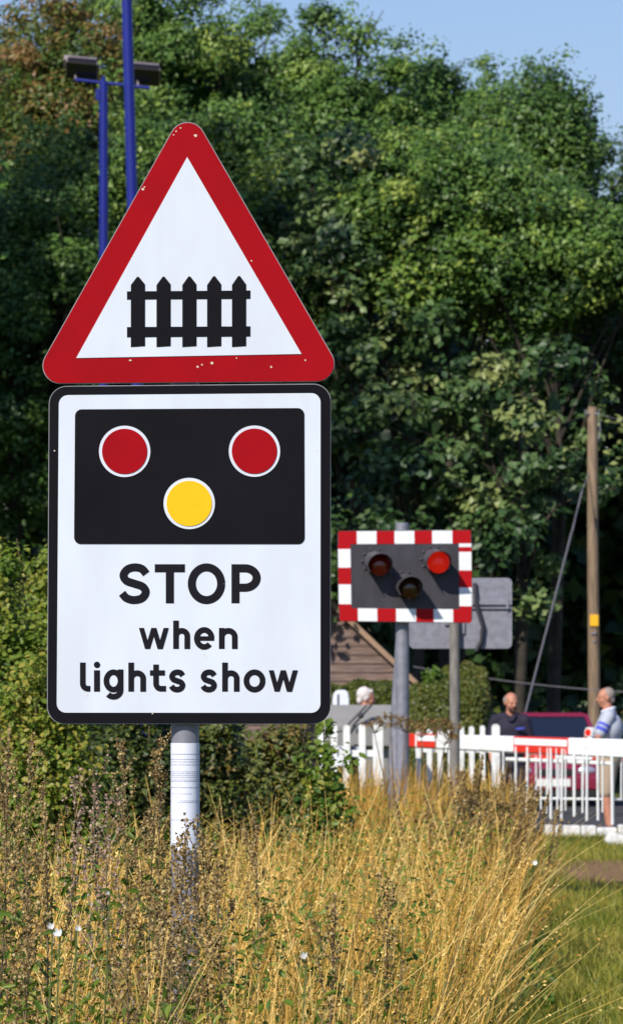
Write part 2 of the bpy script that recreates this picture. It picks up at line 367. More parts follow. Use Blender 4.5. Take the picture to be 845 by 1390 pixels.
front = [
    (10, 92, 250, 330, 760, 'leaf_ash', .30, .14, 150, 'leafy green tree in the front row at the left edge'),
    (150, 94, 120, 260, 620, 'leaf_ash', .50, .17, 150, 'bright green tree in the front row behind the blue lamp column'),
    (330, 91, 160, 290, 640, 'leaf_ash', .38, .22, 100, 'broad green tree rising behind the triangular plate'),
    (470, 89.5, 200, 260, 660, 'leaf_syc', .38, .20, 80, 'dark green tree right of the triangular plate'),
    (620, 89.5, 185, 270, 440, 'leaf_ash', .44, .20, 105, 'yellowish green tree in the upper right of the wood'),
    (750, 89, 265, 260, 450, 'leaf_ash', .40, .20, 95, 'light green tree in front of the right skyline'),
    (560, 87.5, 440, 240, 810, 'leaf_syc', .34, .18, 28, 'dark sycamore with scattered pale leaves above the signal'),
    (700, 87, 460, 250, 830, 'leaf_syc', .48, .18, 34, 'pale leaved sycamore left of the telegraph pole'),
    (880, 90, 330, 230, 700, 'leaf_syc', .32, .16, 46, 'sycamore behind the telegraph pole at the right edge'),
    (-190, 91, 200, 300, 850, 'leaf_ash', .35, .14, 110, 'green tree left of the picture edge in the front row'),
    (1050, 92, 260, 260, 850, 'leaf_syc', .35, .14, 110, 'sycamore right of the picture edge in the front row'),
]
for X_, Y_, tp_, lb in ((-8.2, 79, 22, 'added very tall shade tree out of view at left, nearest the wood'), (-11.5, 83, 22, 'added very tall shade tree out of view at left, farther out'), (-5.2-1.9, 75.5, 19.5, 'added tall slim shade tree out of view at left, nearest the crossing')):  # unseen trees added to throw shade on the lower wood
    tree('woodland_tree', 422.5+X_*F/Y_, Y_, tp_, 2.3, 6.5, lb, M['leaf_ash'], nl=130, per=150, lr=.8, leaf=.17, group=FR)  # added shade trees out of view, not part of the visible wood
for px, Y, ty, w, by, mm, ti, tv, nl, lab in front:
    tree('woodland_tree', label=lab, m=M[mm], nl=nl, per=130 if mm == 'leaf_syc' else 270, lr=.50 if mm == 'leaf_syc' else .58, tint=ti, tv=tv, group=FR,
         leaf=.165 if mm == 'leaf_syc' else .105, core=40 if mm == 'leaf_syc' else 420, **T(px, Y, ty, w*1.1, by))

tree('woodland_tree', label='dark low tree overhanging the shed gable', m=M['leaf_dark'], nl=46, per=170, lr=.5, tint=.5, tv=.18, group=FR, leaf=.14, core=60, ry=1.15, **T(432, 80.8, 700, 235, 876))
# deep wood: one mass of far foliage on the bank, nobody could count it
k = 26000
C = np.stack([rng.uniform(-11, 13, k), rng.uniform(107, 112, k), np.zeros(k)], 1)
C[:, 2] = 1.5+rng.random(k)*(9.6-.32*np.clip(C[:, 0], -4, 9))
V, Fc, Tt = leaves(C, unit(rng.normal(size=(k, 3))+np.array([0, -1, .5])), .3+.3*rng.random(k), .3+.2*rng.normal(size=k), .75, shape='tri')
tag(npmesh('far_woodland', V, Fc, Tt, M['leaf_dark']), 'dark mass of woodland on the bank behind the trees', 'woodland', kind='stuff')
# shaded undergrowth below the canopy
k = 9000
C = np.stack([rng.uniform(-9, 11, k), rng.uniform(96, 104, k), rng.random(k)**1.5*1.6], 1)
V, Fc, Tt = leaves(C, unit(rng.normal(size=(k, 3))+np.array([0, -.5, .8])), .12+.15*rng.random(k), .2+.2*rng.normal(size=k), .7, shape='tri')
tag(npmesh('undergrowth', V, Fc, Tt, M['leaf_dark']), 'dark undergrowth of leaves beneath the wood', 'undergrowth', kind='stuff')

# ------------------------------------------------------------------ lettering: strokes of constant width
def arcp(cx, cy, rx, ry, a0, a1, n=20):
    return [(cx+rx*math.cos(R(a0+(a1-a0)*i/n)), cy+ry*math.sin(R(a0+(a1-a0)*i/n))) for i in range(n+1)]
def smooth_path(pts, n=6):
    out = []; q = [pts[0]]+list(pts)+[pts[-1]]
    for i in range(1, len(q)-2):
        p0, p1, p2, p3 = q[i-1], q[i], q[i+1], q[i+2]
        for s in range(n):
            t = s/n; out.append(tuple(.5*((2*p1[k])+(-p0[k]+p2[k])*t+(2*p0[k]-5*p1[k]+4*p2[k]-p3[k])*t*t+(-p0[k]+3*p1[k]-3*p2[k]+p3[k])*t**3) for k in (0, 1)))
    out.append(tuple(q[-2])); return out
def stroke(pts, w):
    """quads of a ribbon with mitred joins"""
    q = [pts[0]]
    for p in pts[1:]:
        if math.hypot(p[0]-q[-1][0], p[1]-q[-1][1]) > .05: q.append(p)
    pts = q
    n = len(pts); L = []; Rr = []
    for i in range(n):
        a = pts[max(i-1, 0)]; b = pts[i]; c = pts[min(i+1, n-1)]
        d1 = Vector((b[0]-a[0], b[1]-a[1])); d2 = Vector((c[0]-b[0], c[1]-b[1]))
        if i == 0: d1 = d2
        if i == n-1: d2 = d1
        d1.normalize(); d2.normalize(); m = (d1+d2).normalized(); nrm = Vector((-m.y, m.x)); k = 1/max(.4, nrm.dot(Vector((-d1.y, d1.x))))
        L.append((b[0]+nrm.x*w/2*k, b[1]+nrm.y*w/2*k)); Rr.append((b[0]-nrm.x*w/2*k, b[1]-nrm.y*w/2*k))
    return [(L[i], L[i+1], Rr[i+1], Rr[i]) for i in range(n-1)]
def diag(x0, y0, x1, y1, w):
    h = w/2*math.hypot(x1-x0, y1-y0)/abs(y1-y0); return [((x0-h, y0), (x0+h, y0), (x1+h, y1), (x1-h, y1))]
def glyph(c, x0, x1, yb, yt, w, asc=None):
    """quads in a y-up plane, list of strokes"""
    h = w/2; a, b, lo, hi = x0+h, x1-h, yb+h, yt-h; cx = (a+b)/2; cy = (lo+hi)/2; rx = (b-a)/2; ry = (hi-lo)/2; st = []
    if c in 'Ss':
        q = [(.97, .80), (.80, .95), (.52, 1.0), (.22, .94), (.06, .76), (.18, .59), (.5, .50), (.82, .41), (.95, .24), (.80, .06), (.48, 0), (.18, .06), (.0, .21)]
        st.append(stroke(smooth_path([(a+(b-a)*u, lo+(hi-lo)*v) for u, v in q]), w))
    elif c == 'T':
        st += [[((x0, yt-w), (x1, yt-w), (x1, yt), (x0, yt))], [((cx-h, yb), (cx+h, yb), (cx+h, yt-w/2), (cx-h, yt-w/2))]]
    elif c in 'Oo': st.append(stroke(arcp(cx, cy, rx, ry, 0, 360, 40), w))
    elif c == 'P':
        r = (hi-(yb+(yt-yb)*.40))/2; m = hi-r; s = a+(b-a)*.45
        st += [[((x0, yb), (x0+w, yb), (x0+w, yt), (x0, yt))], stroke([(x0+h, hi), (s, hi)]+arcp(s, m, b-s, r, 90, -90, 20)+[(x0+h, m-r)], w)]
    elif c in 'hn':
        top = asc if c == 'h' else yt
        st += [[((x0, yb), (x0+w, yb), (x0+w, top), (x0, top))],
               stroke([(x0+h, lo+(hi-lo)*.62)]+arcp(cx, hi-rx*.95, rx, rx*.95, 165, 0, 18)+[(b, yb)], w)]
    elif c == 'e':
        st += [stroke(arcp(cx, cy, rx, ry, 2, 318, 36), w), [((a, cy-h*.8), (b+h*.9, cy-h*.8), (b+h*.9, cy+h*.75), (a, cy+h*.75))]]
    elif c == 'l':
        st.append(stroke([(x0+h, asc), (x0+h, yb+w*1.4)]+arcp(x0+h+w*.9, yb+w*1.4, w*.9, w*.9, 180, 270, 8)[1:]+[(x1, lo)], w))
    elif c == 'i':
        st += [[((x0, yb), (x1, yb), (x1, yt), (x0, yt))], [tuple((cx+w*.56*math.cos(t*math.pi/8), yt+w*.95+w*.56*math.sin(t*math.pi/8)) for t in range(16))]]
    elif c == 'g':
        d = yb-(yt-yb)*.30
        st += [stroke(arcp(cx, cy, rx, ry, 0, 360, 36), w), stroke([(b, yt)]+arcp(cx, yb+h-.5, rx, abs(yb-d)-.3, 0, -140, 18), w)]
    elif c == 't':
        s = x0+(x1-x0)*.38
        st += [stroke([(s, yt+(yt-yb)*.27), (s, yb+w*1.4)]+arcp(s+w*.85, yb+w*1.4, w*.85, w*.9, 180, 270, 8)[1:]+[(x1, lo)], w),
               [((x0, yt-w*.92), (x1-w*.2, yt-w*.92), (x1-w*.2, yt), (x0, yt))]]
    elif c == 'w':
        q = [x0+w*.45, x0+(x1-x0)*.29, (x0+x1)/2, x1-(x1-x0)*.29, x1-w*.45]
        for i in range(4):
            ya, yb2 = (yt, yb) if i % 2 == 0 else (yb, yt); st.append(diag(q[i], ya, q[i+1], yb2, w*.86))
    return st

# ------------------------------------------------------------------ the two-plate road sign
YS = 13.4; K = YS/F
def SX(px): return (px-422.5)*K
def SZ(py): return EYE-(py-HY)*K
def rot_px(pts, c, deg):
    a = R(deg); return [(c[0]+(x-c[0])*math.cos(a)+(y-c[1])*math.sin(a), c[1]-(x-c[0])*math.sin(a)+(y-c[1])*math.cos(a)) for x, y in pts]
def rrect(x0, y0, x1, y1, r, n=8):
    q = []
    for cx, cy, a in ((x1-r, y0+r, -90), (x1-r, y1-r, 0), (x0+r, y1-r, 90), (x0+r, y0+r, 180)):
        q += [(cx+r*math.cos(R(a+90*i/n)), cy+r*math.sin(R(a+90*i/n))) for i in range(n+1)]
    return q
def rtri(cs, r, n=10):
    q = []
    for (cx, cy), a in zip(cs, (-150, -30, 90)):
        q += [(cx+r*math.cos(R(a+120*i/n)), cy+r*math.sin(R(a+120*i/n))) for i in range(n+1)]
    return q
def plate(b, pts, y0, y1, mi=0): b.prism([(SX(x), SZ(y)) for x, y in pts], y0, y1, mi)

base = Vector((SX(250.5), YS+.05, 0))
sign = thing('road_sign', base, 'large sign post with a red bordered gate triangle above a STOP when lights show plate', 'road sign')
def part(mb, name, m, parent, **kw):
    # world coordinates -> relative to the thing's base
    mb.v = [tuple(Vector(v)-ORG) for v in mb.v]; return mb.build(name, m, parent, **kw)
ORG = base
b = MB(); pz = base.y
b.tube([(base.x, pz, -.3), (base.x, pz, 2.55)], .0362, 32); b.tube([(base.x, pz, 2.55), (base.x, pz, 2.565)], [.037, .030], 32)
post = part(b, 'post', M['galv'], sign, smooth=True)
b = MB()
for z in (SZ(600), SZ(900), SZ(470), SZ(300)):
    b = MB(); b.tube([(base.x, pz, z-.02), (base.x, pz, z+.02)], .0395, 24); b.box((base.x, YS+.012, z), (.26 if z < 2.3 else .12, .016, .035)); part(b, 'bracket', M['alu'], sign)
# notice wrapped round the post
b = MB(); n = 40; rr = .0375
def wrap(b, z0, z1, r, a0=-200, a1=20, n=40, mi=0):
    vs = []; 
    for z in (z0, z1):
        vs += [(base.x+r*math.cos(R(a0+(a1-a0)*i/n)), pz+r*math.sin(R(a0+(a1-a0)*i/n)), z) for i in range(n+1)]
    b.add(vs, [(i, i+1, n+2+i, n+1+i) for i in range(n)], mi)
wrap(b, SZ(1155), SZ(1009), rr)
notice = part(b, 'paper_notice', M['paper'], sign, smooth=True)
b = MB()
for py, th, a0, a1 in ((1024, .9, -150, 10), (1031, .7, -190, 15), (1034.5, .7, -190, 12), (1038.5, .7, -190, 10), (1048, .6, -190, -10), (1050.5, .6, -190, 10), (1053, .6, -190, -5), (1055.5, .6, -190, 12),
                       (1059, .6, -190, 12), (1061, .7, -190, 8), (1069.5, .8, -170, 15), (1078, .5, -150, -60), (1087.5, .6, -110, 12), (1089.6, .6, -120, 12), (1113.5, .7, -190, 12)):
    a = a0; b = MB()
    while a < a1:
        w = random.uniform(8, 34); wrap(b, SZ(py+th/2), SZ(py-th/2), rr+.0006, a, min(a1, a+w), 6); a += w+random.uniform(1.2, 3)
    part(b, 'printed_line', M['print'], notice)

C0 = (255, 400); TR = .45
cs = rot_px([(256, 190), (428.5, 495), (81.5, 495)], C0, TR)
cs = [cs[0], cs[1], cs[2]]
def tri_layer(r, y0, y1):
    q = []
    for (cx, cy), a in zip((cs[2], cs[0], cs[1]), (90, -150, -30)):
        q += [(cx+r*math.cos(R(a+120*i/10)), cy+r*math.sin(R(a+120*i/10))) for i in range(11)]
    return q
yf = YS-.006
b = MB(); plate(b, tri_layer(24.6, 0, 0), YS-.003, YS+.003); tri = part(b, 'triangular_plate', M['alu'], sign)
def chips(b, spots, y, mi):
    for x, yy, r in spots:
        n = 9; plate(b, [(x+r*random.uniform(.5, 1.2)*math.cos(6.283*i/n), yy+r*random.uniform(.5, 1.1)*math.sin(6.283*i/n)) for i in range(n)], y-.0008, y, mi)

random.seed(3)
b = MB(); plate(b, tri_layer(23.6, 0, 0), YS-.005, YS-.003); chips(b, [(265.5, 184, 2.6), (194, 257, 2.0), (196, 254, 1.2), (341, 354, 1.2), (177, 489, 2.0), (184, 484, 1.2), (268, 498, 2), (274, 495, 1.6), (287.5, 493, 2.4), (321, 486, 1.2), (368, 498, 1.5), (376, 470, 1.4), (245, 173.5, 1.2), (239, 178, 1.4), (235.5, 183, 1.2), (414, 489, 1.3)], YS-.005, 1); part(b, 'red_border', [M['sign_red'], M['dirt']], tri)
b = MB(); plate(b, [(254, 213), (409, 480.5), (103.5, 486)], YS-.007, YS-.005); part(b, 'white_field', M['sign_white'], tri)
b = MB(); q = 0
pk = [187.2, 222, 257, 290.6, 324.3]
for i, x in enumerate(pk):
    t = 375.6-.3*i; plate(b, [(x-9.6, 471), (x-9.6, 387), (x-1.5, t+.6), (x, t), (x+1.5, t+.6), (x+9.6, 386), (x+9.6, 469.8)], YS-.0085, YS-.007)
xe = [172.4]+[v for x in pk for v in (x-9.6, x+9.6)]+[339.6]
for i in range(0, 12, 2):
    plate(b, [(xe[i], 395.6-i*.12), (xe[i+1], 395.5-i*.12), (xe[i+1], 406.5-i*.1), (xe[i], 406.6-i*.1)], YS-.0085, YS-.007)
    plate(b, [(xe[i], 444-i*.1), (xe[i+1], 444-i*.1), (xe[i+1], 457.6-i*.1), (xe[i], 457.8-i*.1)], YS-.0085, YS-.007)
part(b, 'gate_symbol', M['sign_black'], tri)
def sr(pts, d=0): return pts
def quadpts(x0a, x0b, x1a, x1b, y0a, y0b, y1a, y1b, r):
    """rounded rectangle warped to four corners: tl, tr, br, bl"""
    base_ = rrect(0, 0, 1, 1, 1e-6, 1); W_ = (x1a-x0a); H_ = (y1a-y0a); q = rrect(0, 0, W_, H_, r)
    out = []
    for x, y in q:
        u, v = x/W_, y/H_
        out.append((x0a+(x0b-x0a)*v+(x1a-x0a+((x1b-x0b)-(x1a-x0a))*v)*u, y0a+(y0b-y0a)*u+(y1a-y0a+((y1b-y0b)-(y1a-y0a))*u)*v))
    return out
b = MB(); plate(b, quadpts(66.5, 63.6, 448.8, 448.2, 524, 520.5, 983, 983, 24), YS-.003, YS+.003); rec = part(b, 'rectangular_plate', M['alu'], sign)
b = MB(); plate(b, quadpts(67.4, 64.6, 448, 447.4, 525, 521.6, 982, 982, 23), YS-.005, YS-.003); part(b, 'black_border', M['sign_black'], rec)
b = MB(); plate(b, quadpts(80, 77, 434.8, 434.6, 536.5, 533.6, 967.6, 967.8, 12.5), YS-.007, YS-.005); chips(b, [(224.5, 702.5, 2.6), (265, 642, 1.8), (273, 882, 1.2), (277, 889, 1.0), (280, 892, 1.0), (271, 878, .8), (119, 944, 1.3), (74, 612, 1.4), (207, 969, 1.2), (430, 612, .9), (431, 595, .7)], YS-.0068, 1); part(b, 'white_field', [M['sign_white'], M['dirt']], rec)
b = MB(); plate(b, quadpts(102, 100.6, 412.6, 413.2, 555.8, 554, 738.4, 738.6, 9), YS-.009, YS-.007); sp = part(b, 'black_panel', M['sign_black'], rec)
def disc(b, x, y, r, y0, y1, n=48): plate(b, [(x+r*math.cos(6.28318*i/n), y+r*math.sin(6.28318*i/n)) for i in range(n)], y0, y1)
for x, y, m, l in ((169.3, 612.9, 'sign_red', 'red disc on the left of the black panel'), (345.2, 612.6, 'sign_red', 'red disc on the right of the black panel'), (256.8, 683.6, 'sign_yellow', 'yellow disc below the two red ones')):
    b = MB(); disc(b, x, y, 34.8, YS-.011, YS-.009); part(b, 'disc_rim', M['sign_white'], rec)
    b = MB(); disc(b, x, y, 30.7, YS-.013, YS-.011); o = part(b, 'light_disc', M[m], rec); o['label'] = l
def words(name, items, yb, yt, w, asc=None):
    for c, x0, x1 in items:
        b = MB(); lay = 0; ov = 1.2 if c in 'SsOoeg' else 0
        for st in glyph(c, x0, x1, -(yb+ov), -(yt-ov), w, -asc if asc else None):
            lay += 1; y = YS-.0076-.0003*lay
            for qd in st:
                vs = [(SX(px), y, SZ(-py)) for px, py in qd]
                ar = sum(vs[i][0]*vs[(i+1) % len(vs)][2]-vs[(i+1) % len(vs)][0]*vs[i][2] for i in range(len(vs)))
                b.add(vs, [tuple(range(len(vs))) if ar > 0 else tuple(reversed(range(len(vs))))])
        part(b, 'letter', M['letter'], rec)
words('stop_lettering', [('S', 160.2, 205), ('T', 210, 251), ('O', 254.8, 305.6), ('P', 314, 353.6)], 819, 766, 11.0)
words('when_lettering', [('w', 188.5, 229), ('h', 235, 258), ('e', 263.2, 291), ('n', 297, 322.4)], 881, 852.5, 7.8, 842.5)
words('lights_show_lettering', [('l', 108.6, 122.8), ('i', 127.6, 135.8), ('g', 140.6, 167.6), ('h', 174.2, 198.2), ('t', 203.5, 225.4), ('s', 228.6, 252.4), ('s', 271.4, 295.2), ('h', 301.4, 325), ('o', 330.4, 360.2), ('w', 364.4, 404)], 939, 910, 7.8, 899.5)

# ------------------------------------------------------------------ level crossing signal
Y2 = 40.7; KS = Y2/F
def q2(px, py, dy=0): return Vector(((px-422.5)*KS, Y2+dy, EYE-(py-HY)*KS))
ORG = Vector((q2(546, 0).x, Y2+.11, 0))
sig = thing('level_crossing_signal', ORG, 'level crossing light signal with red and white chequered border, right red lamp lit', 'traffic signal')
def prism2(b, pts, y0, y1, mi=0): b.prism([((x-422.5)*KS, EYE-(y-HY)*KS) for x, y in pts], Y2+y0, Y2+y1, mi)
b = MB(); cx = ORG.x
b.tube([(cx, ORG.y, -.2), (cx, ORG.y, q2(0, 709).z)], .053, 24); part(b, 'post', M['galv'], sig, smooth=True)
b = MB(); b.tube([(cx-.055, ORG.y+.06, -.1), (cx-.04, ORG.y+.06, q2(0, 1000).z), (cx-.005, ORG.y+.06, q2(0, 872).z)], [.072, .062, .048], 24); part(b, 'tapered_sleeve', M['galv'], sig, smooth=True)
def wq(x0, y0, x1, y1): return [(x0, y0), (x1, y0), (x1, y1), (x0, y1)]
b = MB(); prism2(b, quadpts(457.6, 459.6, 639.6, 640.6, 720.6, 719, 843.6, 846, 6), -.002, .03); bd = part(b, 'backboard', M['board_grey'], sig)
def wx(u, v):   # unit board coordinates -> px, following the slight tilt of the board
    x0 = 457.9+1.9*v; x1 = 639.3+1.0*v; y0 = 720.9-1.5*u; y1 = 843.3+2.4*u
    return (x0+(x1-x0)*u, y0+(y1-y0)*v)
def cell(b, u0, v0, u1, v1, mi, dy=-.005):
    prism2(b, [wx(u0, v0), wx(u1, v0), wx(u1, v1), wx(u0, v1)], dy, dy+.003, mi)
b = MB(); bu, bv = .094, .145
xs_ = [0, .143, .29, .425, .573, .707, .857, 1]
for i in range(7): cell(b, xs_[i] if i else .006, .004, xs_[i+1] if i < 6 else .994, bv, 0 if i % 2 == 0 else 1)
xs_ = [0, .143, .288, .430, .580, .712, .858, 1]
for i in range(7): cell(b, xs_[i] if i else .006, 1-bv, xs_[i+1] if i < 6 else .994, .996, 0 if i % 2 == 0 else 1)
ys_ = [bv, .20, .406, .592, .81, 1-bv]
for i in range(5): cell(b, .001, ys_[i], bu, ys_[i+1], 0 if i % 2 == 0 else 1)
ys_ = [bv, .183, .235, .435, .62, .82, 1-bv]
for i in range(6): cell(b, 1-bu, ys_[i], .999, ys_[i+1], 1 if i % 2 == 0 else 0)
part(b, 'chequered_border', [M['sheet_red'], M['sheet_white']], sig)
for (bx, by, fx, fy, m, l) in ((508, 762, 516, 769, 'lens_dim', 'unlit red lamp on the left'), (588, 759, 595.5, 765.5, 'lens_lit', 'lit red lamp on the right'), (549, 793, 557, 800, 'lens_amber', 'unlit amber lamp at the bottom')):
    p0 = q2(bx, by, -.005); p1 = q2(fx-1.5, fy-1.5, -.13); p2 = q2(fx, fy, -.34)
    b = MB(); b.tube([p0, p1], [.088, .095], 28, caps=False)
    ax = (p2-p1).normalized(); u = Vector((1, 0, 0)); u = (u-ax*u.dot(ax)).normalized(); w = u.cross(ax).normalized()
    if w.z < 0: w = -w
    n = 28; vs = []; rs = .097
    for j in range(n+1):      # open hood: long above, cut away below
        a = R(-35+250*j/n); cut = .35+.65*max(0, math.sin(a))**.6 if math.sin(a) > 0 else .35
        for rr_, tt in ((rs, 0), (rs, cut), (rs-.006, cut), (rs-.006, 0)):
            vs.append(p1+(u*math.cos(a)+w*math.sin(a))*rr_+ax*(p2-p1).length*tt)
    fs = []
    for j in range(n):
        for k2 in range(3): fs.append((j*4+k2, (j+1)*4+k2, (j+1)*4+k2+1, j*4+k2+1))
    b.add(vs, fs, 0)
    for j in range(10):       # bolts round the rear flange
        a = 2*math.pi*j/10; b.ball(p0+(u*math.cos(a)+w*math.sin(a))*.097, .011, 4)
    hd = part(b, 'lamp_hood', M['hood'], sig, smooth=True); hd['label'] = l
    b = MB(); b.ball(p1-ax*.012, (.086, .028, .086), 12); part(b, 'lens', M[m], hd, smooth=True)
b = MB(); b.tube([q2(546, 760, .09)+Vector((0, 0, 0)), q2(546, 765, .03)], .03, 12); b.box(q2(546, 782, .045), (.10, .03, .56)); b.box(q2(546, 740, .045), (.25, .028, .05)); b.box(q2(546, 825, .045), (.25, .028, .05))
part(b, 'mounting_bracket', M['galv'], sig)

# ------------------------------------------------------------------ back of another road sign
Y3 = 43.0; K3 = Y3/F
def q3(px, py, dy=0): return Vector(((px-422.5)*K3, Y3+dy, EYE-(py-HY)*K3))
ORG = Vector((q3(616.5, 0).x, Y3-.05, 0))
bs = thing('road_sign', ORG, 'grey back of a rectangular road sign on a thin post behind the signal', 'road sign')
b = MB(); b.tube([ORG+Vector((0, 0, -.2)), (ORG.x, ORG.y, q3(0, 800).z)], .042, 20); part(b, 'post', M['galv_dull'], bs, smooth=True)
b = MB(); b.prism([(q3(x, 0).x, q3(0, y).z) for x, y in rrect(555, 784.5, 694.5, 880.5, 7)], Y3, Y3+.006); part(b, 'plate', M['galv'], bs)
b = MB(); b.box(q3(645, 818, -.012), (.60, .02, .035)); b.box(q3(645, 825, -.02), (.59, .012, .008)); b.box(q3(688, 820, -.018), (.02, .03, .085)); b.box(q3(626, 852, -.012), (.05, .02, .10)); b.box(q3(606, 846, -.012), (.04, .02, .03))
b.tube([(ORG.x, ORG.y, q3(0, 832).z), (ORG.x, ORG.y, q3(0, 827).z)], .046, 20)
part(b, 'bracket', M['galv'], bs)
b = MB(); b.tube([q3(644, 792, -.02), q3(646, 822, -.04), q3(655, 850, -.03), q3(653, 870, -.03), q3(646, 884, -.02)], .018, 8); part(b, 'shadow_streak', M['board_grey'], bs, smooth=True)  # dark tube added in place of the shadow streak cast on the plate

# ------------------------------------------------------------------ picket fence
YP = 60.5; KP = YP/F
def qp(px, py, Y=YP): return P(px, py, Y)
def picket_fence(pxs, topys, w, label, big=(), Y=YP):
    x0 = qp(pxs[0], 0, Y).x; ORGl = Vector((x0, Y, 0))
    root = thing('picket_fence', ORGl, label, 'fence', 'white picket fences at the crossing')
    for px, ty in zip(pxs, topys):
        x = qp(px, 0, Y).x; zt = qp(0, ty, Y).z; ww = w*(1.55 if px in big else 1)*random.uniform(.94, 1.06); b = MB(ORGl)
        n = 8; d = .05 if px in big else .022; a = random.uniform(-.012, .012)
        poly = [(x-ww/2, .03), (x+ww/2, .03)]+[(x+a+ww/2*math.cos(math.pi*i/n), zt-ww*.45+ww*.45*math.sin(math.pi*i/n)) for i in range(n+1)]
        b.prism(poly, Y-(.03 if px in big else 0)-d/2, Y+d/2-(.0))
        b.v = [tuple(v) for v in b.v]; b.build('post' if px in big else 'picket', M['white_paint'], root)
    for z in (1.02, .38):
        b = MB(ORGl); b.box(((x0+qp(pxs[-1], 0, Y).x)/2, Y+.045, z), (abs(qp(pxs[-1], 0, Y).x-x0)+.06, .04, .07)); b.build('rail', M['white_paint'], root)
random.seed(5)
picket_fence([567, 581.5, 596, 611, 625.5, 640.5, 655, 672], [990, 989.5, 989, 988, 987, 986, 985, 983], .060, 'row of rounded white pickets right of the signal post, behind the barrier', big=(672,))
picket_fence([436, 452, 471, 492, 513.5], [984, 984, 984, 983, 981], .070, 'short white picket fence left of the signal post, before the grey cabinet', big=(513.5,), Y=56)

# ------------------------------------------------------------------ barriers
def barrier(name, p_tip, p_end, h0, h1, dep, stripes, label, skirt, lamp=None, mname='barrier_red'):
    """arm from tip to end, stripes = [(t0,t1)] that are red; skirt = (rail drop, [(t, length, radius)])"""
    root = thing(name, (p_end.x, p_end.y, 0), label, 'barrier', 'barriers lowered across the road'); o = Vector((p_end.x, p_end.y, 0))
    d = (p_end-p_tip); L = d.length; u = d.normalized(); n = Vector((-u.y, u.x, 0)).normalized(); n = n if n.y < 0 else -n
    b = MB(o); ts = sorted(set([0, 1]+[t for s in stripes for t in s if 0 <= t <= 1]))
    def sec(t, f=0):
        c = p_tip+d*t; h = h0+(h1-h0)*t; w = dep/2
        prof = [(-w*.5, -h/2), (-w, -h*.40), (-w, h*.43), (-w*.7, h/2), (w, h/2), (w, -h/2)]   # front chamfers catch the sun
        return [c-n*q+Vector((0, 0, z)) for q, z in prof]
    for t0, t1 in zip(ts[:-1], ts[1:]):
        red = any(s[0] <= (t0+t1)/2 <= s[1] for s in stripes); a, c = sec(t0), sec(t1)
        for i in range(6):
            j = (i+1) % 6; b.add([a[i], c[i], c[j], a[j]], [(0, 1, 2, 3)], 1 if red else 0)
    b.add(sec(0), [(0, 1, 2, 3, 4, 5)], 0 if not stripes or stripes[0][0] > 0 else 1); b.add(sec(1), [(5, 4, 3, 2, 1, 0)], 0)
    b.build('arm', [M['white_paint'], M[mname]], root)
    # white reflective band along the face of the arm
    for (ta, tb) in stripes:
        if ta < 0 or ta >= 1: continue
        tb = min(tb, 1); a = p_tip+d*(ta+.004); c = p_tip+d*(tb-.004); h = h0+(h1-h0)*ta; b = MB(o); f = n*(dep/2+.003)
        b.add([a+f+Vector((0, 0, h*.02)), c+f+Vector((0, 0, h*.02)), c+f+Vector((0, 0, h*.41)), a+f+Vector((0, 0, h*.41))], [(0, 1, 2, 3)])
        b.build('reflective_band', M['sheet_white'], root)
    drop, bars, rails = skirt
    for z, th in rails:
        b = MB(o); t0 = bars[0][0]; t1 = bars[-1][0]; a = p_tip+d*t0; c = p_tip+d*t1; b.tube([a+Vector((0, 0, z)), c+Vector((0, 0, z))], th, 8); b.build('skirt_rail', M['white_paint'], root)
    for t, ln, r in bars:
        a = p_tip+d*t; b = MB(o); sw = random.uniform(-.012, .012); b.tube([a+n*.05+Vector((0, 0, -.02)), a+n*.05+Vector((sw, 0, -ln))], r, 8); b.build('skirt_bar', M['white_paint'], root, smooth=True)
    if lamp is not None:
        c = p_tip+d*lamp+Vector((0, 0, h1*.5+.06)); b = MB(o); b.tube([c+n*.03, c-n*.04], .056, 20); b.box(c+Vector((0, 0, -.075)), (.05, .05, .05)); lm = b.build('boom_lamp', M['white_paint'], root)
        b = MB(o); b.tube([c+n*.028, c+n*.042], .038, 20); b.build('lens', M['lens_lit'], lm)
    return root
tipY, endY = 58.6, 56.2
pt = qp(556, 1005.3, tipY); pe = P(885, 1018.5, endY)
def tx(px): return (px-556)/(885-556)
random.seed(9)
bars = [(tx(x), l, r) for x, l, r in ((690, .58, .011), (707, .66, .013), (723, .76, .015), (740, .70, .010), (750, .74, .010), (754.5, .80, .015), (762, .70, .009), (770, .80, .014), (774, .70, .009), (785.5, .76, .016), (798, .72, .010), (803, .80, .014), (817, .79, .015), (823.5, .70, .009), (836, .83, .019))]
barrier('crossing_barrier', pt, pe, .16, .215, .11, [(-.1, tx(568)), (tx(570), tx(597.5)), (tx(704), tx(778))],
        'nearer red and white barrier arm with a hanging skirt of thin white bars', (0, bars, [(-.165, .022)]), lamp=tx(803))
ft = P(679, 1024, 71); fe = P(900, 1026, 70.2)
def tf(px): return (px-679)/(900-679)
barrier('crossing_barrier', ft, fe, .145, .16, .09, [(-.1, tf(692)), (tf(693), tf(755)), (tf(805), tf(850))],
        'farther, lower red and white barrier arm seen beneath the nearer one', (0, [(tf(x), l, .011) for x, l in ((684, .6), (694, .62), (712, .6), (729, .62), (745, .6), (760, .6), (780, .62), (792, .6), (812, .6), (828, .6), (845, .6), (862, .6))], [(-.6, .015)]))
b = MB(); o_ = P(683, 1021, 70.8); 

